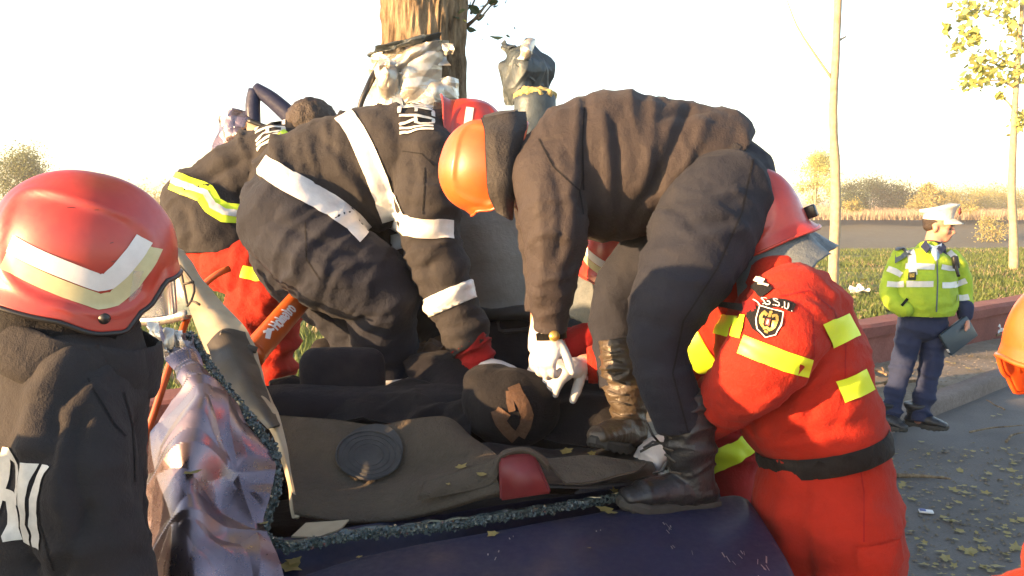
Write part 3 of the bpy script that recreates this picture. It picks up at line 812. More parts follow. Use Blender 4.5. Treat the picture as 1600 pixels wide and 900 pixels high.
dsp = np.abs(2 * a1 - 1) ** .7 * .032 + np.abs(2 * a2 - 1) * .016 + a3 * .014 - .035 + (fbm(cyl * .6, 13, 2) - .5) * .05
V = V + nr * dsp[:, None]
Fc = [(i * seg + k, i * seg + (k + 1) % seg, (i + 1) * seg + (k + 1) % seg, (i + 1) * seg + k) for i in range(n_ - 1) for k in range(seg)]
mk('trunk', V, Fc, M['bark'], tree)
T = lambda px, py: P(px, py, TD - .05)
def branch(pts, r):
    bm = bmesh.new(); loft(bm, pts, r, None, 7, .05, True, False); return bmobj('branch', bm, M['bark'], tree)
branch([T(728, 42), T(742, 30), T(756, 12), T(775, -10)], [.014, .010, .007, .004])
branch([T(740, 31), T(752, 27), T(766, 10), T(778, 2)], [.008, .006, .005, .003])
branch([T(716, 2), T(705, 4), T(690, 12)], [.009, .007, .004])
branch([T(736, 22), T(738, 8), T(748, -14)], [.008, .006, .004])
leafpts = [(776, 57, 13), (794, 57, 5), (737, 46, 8), (755, 60, 5), (751, 27, 9), (740, 14, 11), (757, 8, 9), (770, 3, 12), (776, 10, 8), (748, 20, 8), (733, 8, 9), (790, 2, 6), (762, 38, 3), (804, 44, 3),
           (683, 10, 9), (692, 20, 10), (700, 14, 10), (712, 26, 8), (722, 18, 8), (688, 30, 6), (708, 8, 9), (726, 33, 6)]
for i, (x, y, s) in enumerate(leafpts):
    r_ = s / F * TD; rr = random.Random(i); q_ = Quaternion((rr.gauss(0, .5) + 1, rr.gauss(0, .6), rr.gauss(0, .4), rr.gauss(0, 1))).normalized()
    c = P(x, y, TD - (.3 if x < 730 else .05 + rr.uniform(-.1, .1)))
    pts = [(-1, 0, 0), (-.6, .1, .5), (-.1, .2, .62), (.4, .1, .4), (1, 0, 0), (.4, .1, -.4), (-.1, .2, -.62), (-.6, .1, -.5)]
    V = [c + q_ @ (Vector(t) * r_) for t in pts] + [c]
    mk('leaf', V, [(j, (j + 1) % 8, 8) for j in range(8)], M['leaf_green'] if i % 3 else M['leaf_olive'], tree, False)
bm = bmesh.new()
rs = random.Random(3)
cs = [(tb + Vector((rs.gauss(0, 1.0), rs.gauss(0, 1.0), 7.6 + rs.gauss(0, .7))), 1.0) for _ in range(22)]
leaf_cloud(bm, cs, 4500, .12, 8)
bmobj('crown', bm, M['leaf_yellow'], tree, False)
for c, r in cs[:8]: branch([tb + Vector((0, 0, 4.3)), (tb + Vector((0, 0, 5.2))).lerp(c, .6), c], [.09, .05, .02])
# ================================================================== THE WRECKED CAR
CF = Vector((-.22, .975, 0)).normalized(); CR = Vector((CF.y, -CF.x, 0))
car = thing('wrecked_car', 'crushed dark blue car with its roof torn away, wrapped around the tree', 'car', (0, 3.0, 0))
def grid(rows, z=None): return [[P(*p) for p in r] for r in rows]
# boot lid
la, lb = G(478, 886, .945), G(1162, 771, .95)
back = -CF
lid_rows = []
for k, (o_, dz) in enumerate([(0, -.004), (.05, .008), (.18, .012), (.32, .006), (.44, -.006), (.50, -.03), (.52, -.10)]):
    row = []
    for t in (0, .12, .35, .6, .85, .965, 1.0):
        p = la.lerp(lb, t) + back * o_ - CR * (.13 * max(0, t - .6) / .4 * o_ / .5)
        row.append(p + Vector((0, 0, dz + .018 * math.sin(math.pi * t) - (.012 if t in (0, 1.0) else 0))))
    lid_rows.append(row)
lid = sheet('boot_lid', lid_rows, M['paint'], car, 60, 90, .006, 3, 3, .02, smooth=True)
# body ledge under the rear glass
l0, l1 = G(424, 842, .955), G(1040, 752, .955)
led = [[l0, l0.lerp(l1, .5), l1, l1 + CR * .14 + back * -.0], [l0 + back * .035 + Vector((0, 0, -.012)), l0.lerp(l1, .5) + back * .035 + Vector((0, 0, -.014)), l1 + back * .035 + Vector((0, 0, -.012)), l1 + CR * .14 + back * .035 + Vector((0, 0, -.01))],
       [l0 + back * .07 + Vector((0, 0, -.045)), l0.lerp(l1, .5) + back * .08 + Vector((0, 0, -.06)), l1 + back * .09 + Vector((0, 0, -.06)), l1 + CR * .14 + back * .09 + Vector((0, 0, -.05))],
       [la + Vector((0, 0, -.07)), la.lerp(lb, .5) + Vector((0, 0, -.07)), la.lerp(lb, .88) + Vector((0, 0, -.07)), lb + Vector((0, 0, -.07))]]
sheet('rear_ledge', led, M['paint'], car, 24, 60, .005, 4, 8, .01, smooth=True)
# rear end below the lid
ra, rb = lid_rows[-1][0], lid_rows[-1][-1]
dn = Vector((0, 0, 1))
rp = [[ra + dn * .01 - CR * .04, ra.lerp(rb, .5) + dn * .0, rb + dn * .01 + CR * .04], [ra - dn * .2 - CR * .07 + back * .02, ra.lerp(rb, .5) - dn * .2 + back * .03, rb - dn * .2 + CR * .06 + back * .02],
      [ra - dn * .33 - CR * .08 + back * .07, ra.lerp(rb, .5) - dn * .33 + back * .09, rb - dn * .33 + CR * .07 + back * .07], [ra - dn * .55 - CR * .08 + back * .05, ra.lerp(rb, .5) - dn * .55 + back * .06, rb - dn * .55 + CR * .07 + back * .05]]
sheet('rear_panel', rp, M['paint'], car, 30, 50, .006, 3, 12, .02, smooth=True)
bm = bmesh.new(); loft(bm, [ra - dn * .42 - CR * .1 + back * .02, ra.lerp(rb, .3) - dn * .42 + back * .11, ra.lerp(rb, .7) - dn * .42 + back * .11, rb - dn * .42 + CR * .1 + back * .02], [(.085, .035)] * 4, (0, 0, 1), 16)
bmobj('rear_bumper', bm, M['interior'], car)
for s, p in ((-1, ra), (1, rb)):
    bm = bmesh.new(); box(bm, p - dn * .12 + CR * s * (-.02) + back * .03, .16, .05, .13, frame(CR, dn), .015); bmobj('tail_light', bm, M['red_plastic'], car)
# crushed left rear quarter
qr = grid([[(233, 512, 2.40), (246, 508, 2.38), (262, 514, 2.35), (288, 520, 2.30)],
           [(262, 565, 2.22), (282, 560, 2.20), (310, 565, 2.18), (340, 592, 2.20)],
           [(285, 615, 2.10), (312, 612, 2.02), (345, 618, 2.06), (388, 652, 2.10)],
           [(240, 690, 2.04), (290, 690, 1.92), (360, 700, 1.98), (428, 712, 2.02)],
           [(228, 760, 1.96), (290, 752, 1.86), (350, 770, 1.93), (424, 770, 1.95)],
           [(222, 830, 1.90), (290, 830, 1.78), (356, 828, 1.86), (410, 826, 1.90)],
           [(220, 910, 1.84), (290, 905, 1.72), (370, 880, 1.78), (440, 886, 1.82)],
           [(225, 1060, 1.76), (300, 1060, 1.68), (380, 1060, 1.68), (470, 1060, 1.66)],
           [(240, 1300, 1.66), (310, 1300, 1.62), (400, 1300, 1.6), (500, 1280, 1.5)]])
qp = sheet('rear_quarter_panel', qr, M['paint_crushed'], car, 190, 140, .034, 2.2, 35, .003, folds=3, crisp=True, amp2=.034, freq2=4.2)
tag(qp, 'crumpled shiny mauve-blue quarter panel')
# torn metal tips on top of the quarter panel
for k, (x, y, dx, dy, s) in enumerate([(240, 520, 10, 30, 9), (262, 528, -6, 28, 8), (275, 530, 14, 26, 9), (252, 545, 16, 18, 8)]):
    sheet('torn_metal', grid([[(x - s, y - dy * .5, 2.34), (x + s, y - dy * .6, 2.32)], [(x - s * .8, y, 2.30), (x + s * 1.1, y + 3, 2.25)], [(x + dx - s, y + dy, 2.28), (x + dx + s, y + dy, 2.28)]]), M['bare_metal'], car, 20, 12, .02, 18, 40 + k, .003)
# beige inner pillar trim
pr = grid([[(262, 383, 2.80), (272, 384, 2.81), (287, 391, 2.83)], [(286, 455, 2.66), (310, 455, 2.66), (334, 458, 2.70)], [(314, 530, 2.52), (350, 520, 2.52), (388, 518, 2.56)],
           [(350, 603, 2.38), (385, 592, 2.37), (416, 600, 2.42)], [(420, 672, 2.24), (430, 668, 2.23), (441, 664, 2.25)], [(446, 750, 2.14), (452, 748, 2.135), (457, 746, 2.14)], [(457, 810, 2.06), (462, 809, 2.055), (468, 808, 2.06)]])
sheet('pillar_trim', pr, M['beige_plastic'], car, 70, 26, .010, 7, 5, .008)
bk = lambda x, y, d: P(x, y, d - .03)
for pts in ([(281, 415, 2.72), (303, 446, 2.68), (299, 470, 2.63)], [(281, 415, 2.72), (287, 445, 2.68), (293, 478, 2.60)], [(287, 444, 2.68), (303, 440, 2.68)], [(293, 478, 2.60), (299, 470, 2.62), (312, 476, 2.60)]):
    tube('trim_bracket', [bk(*p) for p in pts], .004, M['trim_dark_and_shade'], car, 6)
for p in ((352, 522, 2.49), (394, 545, 2.49)):
    bm = bmesh.new(); box(bm, P(*p), .03, .01, .02, frame((1, .3, -.4), (0, 0, 1)), .003); bmobj('trim_clip', bm, M['trim_dark_and_shade'], car)
sheet('pillar_shade', [[p + Vector((0, -.014, .004)) for p in r] for r in grid([[(326, 540, 2.49), (352, 514, 2.52), (386, 519, 2.555)], [(352, 603, 2.375), (385, 592, 2.365), (415, 600, 2.41)], [(421, 670, 2.238), (430, 667, 2.228), (440, 664, 2.248)]])], M['trim_dark_and_shade'], car, 40, 20, .008, 9, 5, .006)  # dark sheet painting a cast shadow over the lower pillar trim
sheet('window_glass', grid([[(232, 440, 2.95), (283, 432, 2.9)], [(236, 470, 2.92), (292, 470, 2.88)], [(240, 492, 2.9), (300, 492, 2.86)]]), mat_plain('dusty_green_glass', (.06, .085, .07), .25, var=.3), car, 12, 12, .004, 5, 2)
tube('window_rail', [P(170, 508, 2.95), P(215, 502, 2.92), P(255, 499, 2.9), P(294, 490, 2.88)], .018, M['bare_metal'], car, 10)
sheet('torn_plastic', grid([[(214, 543, 2.5), (228, 550, 2.5), (252, 566, 2.5)], [(216, 553, 2.44), (230, 562, 2.44), (254, 576, 2.46)], [(212, 562, 2.48), (232, 572, 2.48), (256, 580, 2.5)]]), M['litter'], car, 16, 20, .012, 9, 4)
# broken rear glass clinging to the frame
gp = [P(296, 522, 2.33), P(345, 598, 2.23), P(392, 655, 2.12), P(430, 708, 2.04), P(434, 760, 1.98), P(412, 826, 1.93)]
chips('glass_edge', gp, 2600, .0042, .0036, M['shards'], car, 1)
g2 = [G(414, 838, .975), G(450, 856, .965), G(560, 836, .972), G(700, 822, .972), G(860, 796, .972), G(1000, 772, .972), G(1034, 748, .972)]
chips('glass_edge', g2, 2600, .0042, .0034, M['shards'], car, 2)
sheet('glass_strip', [[p + Vector((0, 0, .004 + .006 * (i % 2))) for i, p in enumerate(g2)], [p + CF * .018 + Vector((0, 0, .006)) for p in g2]], M['shards'], car, 10, 120, .010, 22, 4, .004)
rs = random.Random(4)
# parcel shelf
sh = grid([[(430, 648, 2.36), (520, 655, 2.36), (590, 664, 2.36), (640, 655, 2.37), (700, 652, 2.38), (738, 682, 2.35)],
           [(438, 690, 2.28), (520, 694, 2.30), (590, 698, 2.31), (650, 690, 2.30), (705, 680, 2.29), (765, 700, 2.28)],
           [(450, 735, 2.19), (530, 748, 2.23), (600, 748, 2.23), (660, 738, 2.22), (720, 728, 2.20), (785, 722, 2.19)],
           [(456, 775, 2.10), (540, 772, 2.15), (610, 768, 2.14), (680, 752, 2.12), (735, 738, 2.11), (770, 722, 2.10)],
           [(460, 802, 2.06), (540, 812, 2.07), (620, 808, 2.06), (690, 792, 2.05), (745, 775, 2.04), (782, 765, 2.04)],
           [(466, 806, 2.10), (545, 818, 2.10), (625, 814, 2.09), (695, 798, 2.08), (750, 782, 2.07), (785, 775, 2.07)]])
shelf = sheet('parcel_shelf', sh, M['felt'], car, 90, 130, .006, 4, 31, .012, .0, smooth=True)
sb = bvh_of(shelf)
vd = (P(575, 706, 2.2) - CAM).normalized()
circ = [(math.cos(a) * .090, math.sin(a) * .066) for a in [2 * math.pi * k / 28 for k in range(28)]]
sp = patch('speaker_grille', sb, P(577, 714, 2.25), Vector((1, 0, 0)), UP, circ, M['speaker'], car, .011, 8)
def ring_(rr, w_, name, off):
    c = P(577, 714, 2.25)
    pts = [c + Vector((1, 0, 0)) * math.cos(a) * .090 * rr + UP * math.sin(a) * .066 * rr for a in [2 * math.pi * k / 48 for k in range(49)]]
    o = tube(name, [cast(sb, p, vd, off) for p in pts], w_, M['speaker'], sp, 6)
    return o
for rr in (1, .82, .64, .46): ring_(rr, .0016 if rr < 1 else .0035, 'speaker_ring', .0115)
# rolled lip, brake light and torn felt flap at its right
sheet('shelf_lip', grid([[(662, 752, 2.10), (740, 730, 2.11), (772, 716, 2.12), (790, 702, 2.13), (822, 698, 2.13), (846, 710, 2.12), (858, 722, 2.12)],
                         [(655, 770, 2.055), (740, 752, 2.06), (768, 738, 2.06), (782, 712, 2.06), (812, 703, 2.07), (838, 710, 2.07), (856, 728, 2.07)],
                         [(652, 782, 2.05), (740, 765, 2.05), (772, 752, 2.05), (786, 724, 2.07), (812, 712, 2.09), (836, 718, 2.08), (858, 738, 2.08)]]), M['felt'], car, 24, 70, .004, 6, 3, .006, smooth=True)
bm = bmesh.new()
f_ = [P(779, 713, 2.06), P(834, 709, 2.07), P(862, 771, 2.03), P(781, 783, 2.02)]
b_ = [p + Vector((0, .07, -.01)) for p in f_]
vs = [bm.verts.new(p) for p in f_ + b_]
for f in ((0, 1, 2, 3), (7, 6, 5, 4), (0, 4, 5, 1), (1, 5, 6, 2), (2, 6, 7, 3), (3, 7, 4, 0)): bm.faces.new([vs[k] for k in f])
bmesh.ops.bevel(bm, geom=bm.edges[:], offset=.005, segments=2, affect='EDGES')
bmobj('brake_light', bm, M['red_plastic'], car)
sheet('felt_flap', grid([[(848, 716, 2.16), (920, 712, 2.2), (1012, 722, 2.22)], [(868, 738, 2.10), (930, 735, 2.12), (1005, 728, 2.18)], [(884, 756, 2.06), (920, 752, 2.07), (990, 736, 2.12)]]), M['felt'], car, 24, 40, .008, 6, 9, .005, smooth=True)
sheet('felt_scrap', grid([[(478, 818, 2.02), (545, 812, 2.02)], [(462, 832, 1.98), (530, 826, 1.98)], [(455, 838, 1.96), (500, 838, 1.95)]]), M['beige_plastic'], car, 14, 20, .006, 9, 7, .004)
sheet('shelf_end', grid([[(740, 690, 2.36), (860, 700, 2.42), (1010, 690, 2.5)], [(770, 708, 2.28), (860, 720, 2.3), (1015, 712, 2.36)], [(800, 745, 2.14), (880, 760, 2.13), (1030, 745, 2.2)]]), M['interior'], car, 24, 50, .012, 7, 15, .01, smooth=True)
# seats
def cushion(name, c, sx, sy, sz, fwd, up, mat, bev=.05, seed=0, amp=.006):
    bm = bmesh.new(); box(bm, c, sx, sy, sz, frame(fwd, up), bev, 4)
    me = blob(bm, .012, 6)
    V, N = mesh_np(me); V += N * ((fbm(V * 9, seed, 3) - .5) * amp * 2)[:, None]; set_np(me, V)
    return link(me, name, mat, car)
sheet('seat_cover', grid([[(420, 590, 2.75), (520, 600, 2.74), (640, 600, 2.74), (730, 615, 2.7)], [(425, 625, 2.55), (520, 628, 2.52), (640, 622, 2.52), (735, 640, 2.5)], [(430, 655, 2.42), (520, 662, 2.42), (640, 660, 2.42), (735, 690, 2.4)]]), M['black_cloth'], car, 50, 90, .045, 5, 77, .01, smooth=True, amp2=.03, freq2=9)
hr = cushion('headrest', P(536, 592, 2.62), .10, .265, .20, CF + Vector((0, 0, -.2)), UP + CF * .2, M['seat'], .048, 1)
cushion('rear_seat_back', P(640, 690, 2.62), .18, 1.15, .34, CF + Vector((0, 0, .1)), Vector((0, .25, 1)), M['seat'], .05, 2, .012)
cushion('rear_seat_cushion', P(650, 800, 3.0), .55, 1.15, .16, CF, (0, 0, 1), M['seat'], .05, 3)
cushion('front_seat_back', P(580, 640, 3.35), .13, .46, .62, CF + Vector((0, 0, -.5)), Vector((-.1, .35, 1)), M['seat'], .05, 4)
cushion('front_seat_back', P(800, 590, 3.35), .13, .46, .50, CF + Vector((0, 0, -.4)), Vector((0, .1, 1)), M['seat'], .05, 5)
cushion('front_seat_cushion', P(770, 760, 3.4), .46, .46, .14, CF, (0, 0, 1), M['seat'], .04, 6)
cushion('front_seat_cushion', P(560, 760, 3.4), .46, .46, .14, CF, (0, 0, 1), M['seat'], .04, 7)
# the big rounded dark headrest with a patch of sunlight painted on it in brown
def round_head():
    bm = bmesh.new(); ell(bm, P(798, 636, 2.50), .152, .13, .122, frame((1, .2, -.12), (0, 0, 1)), 24)
    ell(bm, P(770, 600, 2.52), .09, .10, .06, frame((1, 0, 0), (0, 0, 1)))
    me = blob(bm, .008, 5); V, N = mesh_np(me); V += N * ((fbm(V * [7, 7, 11], 5, 3) - .5) * .03)[:, None]; set_np(me, V)
    return link(me, 'headrest', M['black_cloth'], car)
rh = round_head(); tag(rh, 'bulging rounded black headrest with a painted brown sun patch')
rhb = bvh_of(rh)
M['brown'] = mat_plain('brown_leather_and_sun_patch', (.085, .045, .024), .8, var=.3, nscale=30, bumpk=.4)  # this brown also paints the patch of sunlight on the headrest
V2 = (P(798, 640, 2.4) - CAM).normalized()
for pts, wd in (([(802, 604), (808, 618), (817, 632), (823, 648), (820, 664), (811, 680)], .034), ([(776, 640), (782, 658), (793, 672), (806, 684)], .032), ([(776, 640), (786, 646), (794, 652)], .02), ([(796, 612), (797, 630), (800, 642)], .02)):
    strips('sun_patch', rhb, [([P(x, y, 2.36) for x, y in pts], wd)], V2, M['brown'], rh, .007, 4, .012)
# dark clothing bundle, straps and sills inside the car
sheet('seat_cover', grid([[(628, 560, 2.95), (690, 545, 2.95), (760, 560, 2.9)], [(640, 600, 2.8), (700, 590, 2.75), (760, 600, 2.75)], [(630, 640, 2.6), (690, 630, 2.58), (760, 650, 2.56)]]), M['seat'], car, 40, 50, .035, 7, 17, .01, smooth=True)
sheet('seat_cover', grid([[(652, 530, 3.15), (700, 520, 3.15), (740, 530, 3.1)], [(640, 560, 3.0), (700, 548, 3.0), (745, 560, 3.0)]]), M['brown'], car, 30, 40, .045, 12, 19, .01, smooth=True)
sheet('seat_cover', grid([[(862, 590, 2.7), (930, 600, 2.7), (1000, 600, 2.7)], [(866, 640, 2.55), (935, 640, 2.5), (1010, 650, 2.5)], [(850, 690, 2.45), (930, 695, 2.42), (1010, 700, 2.4)]]), M['black_cloth'], car, 40, 50, .04, 6, 23, .01, smooth=True)
# headliner hanging at the back of the car, its rail and the far door
sheet('roof_lining', grid([[(690, 318, 3.5), (745, 300, 3.45), (800, 290, 3.42), (860, 300, 3.4)], [(700, 400, 3.5), (760, 390, 3.42), (820, 395, 3.42), (862, 400, 3.4)], [(725, 470, 3.5), (770, 478, 3.42), (830, 470, 3.4), (870, 480, 3.42)], [(735, 482, 3.42), (780, 492, 3.36), (835, 484, 3.35), (872, 492, 3.38)]]), M['liner'], car, 60, 60, .016, 5, 51, .01, smooth=True)
tube('roof_rail', [P(725, 485, 3.4), P(770, 492, 3.34), P(815, 488, 3.32), P(850, 492, 3.34), P(935, 480, 3.5)], [.03, .026, .03, .034, .03], M['interior'], car)
sheet('far_door_trim', grid([[(735, 490, 3.55), (800, 492, 3.5), (900, 470, 3.6), (960, 470, 3.6)], [(735, 520, 3.5), (800, 520, 3.45), (900, 515, 3.5), (960, 520, 3.5)], [(735, 560, 3.4), (800, 560, 3.4), (900, 570, 3.4), (960, 580, 3.4)]]), M['interior'], car, 40, 50, .03, 6, 53, .01)
sheet('mirror_glass', grid([[(780, 497, 3.36), (822, 493, 3.38)], [(782, 514, 3.34), (826, 511, 3.36)]]), mat_plain('blue_mirror', (.10, .16, .22), .1, metal=.6), car, 6, 10, .002, 5, 3)
tube('mirror_frame', [P(778, 496, 3.35), P(800, 492, 3.35), P(826, 492, 3.35), P(829, 512, 3.34), P(800, 517, 3.33), P(780, 516, 3.33), P(778, 496, 3.35)], .009, M['black_plastic'], car, 8)
# sides, sills, floor, wheels
def side(sgn, x0, x1, seed):
    a, b = Vector(x0), Vector(x1)
    rows = []
    for z, o_ in (((.96, -.03) if sgn < 0 else (.90, -.03)), (.80, .03), (.60, .05), (.42, .03), (.26, -.02)):
        rows.append([a.lerp(b, t) + CR * sgn * o_ + Vector((0, 0, z + (.05 * math.sin(t * 9) if z > .9 else 0))) for t in (0, .2, .45, .7, 1)])
    sheet('side_panel', rows, M['paint'], car, 50, 100, .05, 2.2, seed, .02, smooth=False)
side(-1, (-.66, 1.72, 0), (-1.22, 4.6, 0), 61); side(1, (.60, 1.85, 0), (.0, 4.7, 0), 63)
fl = [Vector((-.62, 1.6, .24)), Vector((.68, 1.65, .24)), Vector((.0, 4.75, .24)), Vector((-1.2, 4.6, .24))]
sheet('floor_pan', [[fl[0], fl[1]], [fl[0].lerp(fl[3], .5), fl[1].lerp(fl[2], .5)], [fl[3], fl[2]]], M['interior'], car, 40, 30, .03, 3, 65, .02)
for s, c in ((-1, Vector((-.60, 1.98, .29))), (1, Vector((.68, 2.02, .29))), (-1, Vector((-1.14, 4.2, .29)))):
    bm = bmesh.new()
    for i_, (r_, w0) in enumerate([(.19, .085), (.24, .095), (.275, .09), (.29, .07), (.29, -.07), (.275, -.09), (.24, -.095), (.19, -.085)]):
        ring = [bm.verts.new(c + CR * (w0 + s * .02) + CF * (r_ * math.cos(a)) + dn * (r_ * math.sin(a))) for a in [2 * math.pi * k / 28 for k in range(28)]]
        if i_:
            for k in range(28): bm.faces.new((pv[k], pv[(k + 1) % 28], ring[(k + 1) % 28], ring[k]))
        else: first = ring
        pv = ring
    for k in range(28): bm.faces.new((pv[k], pv[(k + 1) % 28], first[(k + 1) % 28], first[k]))
    wh = bmobj('wheel', bm, M['rubber'], car)
    bm = bmesh.new()
    for k in range(6):
        a = math.pi * k / 3; box(bm, c + CR * s * .07 + CF * (.1 * math.cos(a)) + dn * (.1 * math.sin(a)), .19, .05, .03, frame(CF * math.cos(a) + dn * math.sin(a), -CF * math.sin(a) + dn * math.cos(a)), .006)
    bmesh.ops.create_cone(bm, cap_ends=True, segments=24, radius1=.2, radius2=.2, depth=.02, matrix=Matrix.Translation(c + CR * s * .02) @ CR.to_track_quat('Z', 'Y').to_matrix().to_4x4())
    bmobj('rim', bm, M['steel'], wh)
# crushed front: metal wrapped round the trunk
tc = Vector((tb.x, tb.y, 0))
def wrap(name, a0, a1, y0, y1, r0, mat, amp, freq, seed, tilt=0, nu=50):
    rows = []
    for j in range(4):
        y = y0 + (y1 - y0) * j / 3; row = []
        for i in range(7):
            t = i / 6; a = R(a0 + (a1 - a0) * t)
            z = P(666, y + tilt * (t - .5), TD - .25).z
            rr = r0 + .018 * ((i * 7 + j * 3) % 4 - 1.5)
            row.append(tc + Vector((math.sin(a) * rr, -math.cos(a) * rr, z)))
        rows.append(row)
    return sheet(name, rows, mat, car, nu + 30, 120, amp, freq, seed, .004, folds=3, crisp=True, amp2=.012, freq2=11)
wrap('crushed_bonnet', -98, 26, 94, 215, .292, M['bare_metal'], .050, 5, 81, -14)
wrap('crushed_bonnet', -76, 32, 82, 118, .305, M['bare_metal'], .035, 6, 83, -22)
wrap('bumper_rail', -62, 24, 72, 84, .315, M['grey_metal'], .025, 7, 85, -22, 20)
wrap('crushed_wing', -40, 44, 122, 180, .305, M['bare_metal'], .045, 5, 87, 10)
sheet('crushed_wing', grid([[(588, 96, 4.7), (602, 92, 4.6), (622, 100, 4.6)], [(584, 110, 4.65), (604, 112, 4.5), (625, 118, 4.6)], [(586, 150, 4.7), (600, 160, 4.6), (630, 165, 4.6)], [(580, 210, 4.7), (600, 220, 4.6), (640, 225, 4.6)]]), M['bare_metal'], car, 40, 26, .05, 9, 89, .004)
tube('bent_strut', [P(604, 82, 4.72), P(597, 100, 4.68), P(584, 118, 4.65), P(574, 138, 4.6), P(563, 165, 4.6), P(560, 200, 4.6)], [.012, .016, .019, .018, .016, .016], M['black_plastic'], car)
for k, (x, y) in enumerate([(600, 99), (700, 76)]):
    sheet('torn_metal', grid([[(x - 9, y - 6, 4.56), (x + 8, y - 8, 4.54)], [(x - 8, y + 2, 4.52), (x + 10, y + 1, 4.50)], [(x - 6, y + 8, 4.55), (x + 7, y + 9, 4.53)]]), M['bare_metal'], car, 12, 14, .03, 16, 90 + k, .003)
# twisted door pillar piece standing up at the right of the trunk
sheet('twisted_pillar', grid([[(780, 72, 4.45), (792, 68, 4.4), (812, 74, 4.35), (822, 58, 4.35), (836, 64, 4.4)],
                              [(788, 88, 4.4), (800, 92, 4.3), (816, 90, 4.25), (832, 84, 4.3), (846, 84, 4.4)],
                              [(779, 102, 4.4), (800, 104, 4.28), (820, 108, 4.25), (842, 104, 4.3), (864, 104, 4.42)],
                              [(786, 130, 4.4), (800, 128, 4.3), (818, 130, 4.28), (838, 128, 4.32), (860, 136, 4.42)],
                              [(790, 165, 4.4), (802, 165, 4.35), (818, 160, 4.3), (836, 160, 4.35), (856, 165, 4.4)]]), M['grey_metal'], car, 80, 80, .026, 6, 95, .006, folds=3, crisp=True, amp2=.03, freq2=14)
sheet('torn_metal', grid([[(812, 66, 4.28), (824, 60, 4.26), (834, 66, 4.28)], [(814, 80, 4.22), (826, 76, 4.2), (834, 80, 4.24)], [(810, 92, 4.25), (818, 94, 4.22), (826, 96, 4.25)]]), M['bare_metal'], car, 18, 18, .04, 14, 97, .003)
sheet('torn_metal', grid([[(781, 66, 4.4), (790, 62, 4.38), (800, 70, 4.4)], [(786, 74, 4.36), (796, 74, 4.34), (812, 80, 4.36)]]), M['grey_metal'], car, 14, 18, .03, 16, 98, .004)
bm = bmesh.new(); loft(bm, [P(835, 150, 3.95), P(836, 175, 3.95), P(826, 230, 3.95)], [(.098, .09), (.10, .09), (.105, .09)], (1, 0, 0), 20, .03, True, False)
po = bmobj('cut_pillar', bm, M['grey_metal'], car)
bm = bmesh.new(); ell(bm, P(834, 150, 3.95), .10, .09, .035, None, 20); me = blob(bm, .008, 2)
V, N = mesh_np(me); V += N * ((fbm(V * 28, 3, 4) - .5) * .06)[:, None]; set_np(me, V); link(me, 'foam_filling', M['foam'], po)
# far left: torn door with its window frame, and a glossy crumpled panel
fr_ = [(397, 200), (396, 150), (401, 134), (416, 146), (460, 186), (470, 200)]
df = tube('door_window_frame', [P(397, 210, 3.95), P(395, 165, 3.95), P(398, 140, 3.95)], [.034, .036, .030], M['paint'], car, 10)
tube('door_window_frame', [P(398, 138, 3.95), P(425, 156, 3.95), P(458, 186, 3.95), P(485, 215, 3.95)], [.030, .038, .043, .045], M['paint'], car, 10)
tube('window_rubber', [P(388, 188, 3.9), P(408, 196, 3.9), P(430, 203, 3.9), P(470, 212, 3.9)], .012, M['black_plastic'], car, 8)
sheet('door_skin', grid([[(338, 184, 4.0), (362, 172, 3.95), (388, 174, 3.95), (392, 186, 3.95)], [(334, 215, 4.0), (355, 205, 3.9), (378, 205, 3.88), (395, 206, 3.92)], [(332, 245, 4.0), (355, 240, 3.92), (378, 240, 3.9), (398, 240, 3.95)], [(320, 330, 4.0), (355, 330, 3.95), (378, 330, 3.95), (420, 330, 3.95)]]), M['paint_crushed'], car, 60, 50, .05, 7, 101, .005)
sheet('door_trim', grid([[(386, 190, 3.9), (420, 198, 3.9), (470, 208, 3.9)], [(386, 215, 3.9), (425, 225, 3.88), (475, 230, 3.9)], [(388, 320, 3.95), (425, 320, 3.95), (475, 320, 3.95)]]), M['beige_plastic'], car, 20, 30, .01, 5, 103, .01)
# scratches and scuffs on the boot lid
lb_ = bvh_of(lid); rs = random.Random(8)
for x, y, n_s, sp_, ln in ((1072, 822, 7, 14, 16), (950, 826, 2, 8, 10), (770, 866, 3, 12, 16), (1150, 872, 6, 30, 26), (1080, 862, 3, 20, 14), (1190, 885, 6, 30, 30), (800, 842, 2, 8, 8)):
    pl = []
    for k in range(n_s):
        a = (x + rs.uniform(-sp_, sp_), y + rs.uniform(-sp_, sp_) * .5); an_ = rs.uniform(.9, 2.2); l_ = ln * rs.uniform(.3, 1)
        pl.append(([P(a[0], a[1], 1.8), P(a[0] + math.cos(an_) * l_ * .5, a[1] + math.sin(an_) * l_ * .5, 1.8)], rs.uniform(.001, .003)))
    tag(strips('scratch', lb_, pl, FWD + Vector((0, 0, -.3)), M['bare_metal'], lid, .0008, 1, .01), kind='stuff')
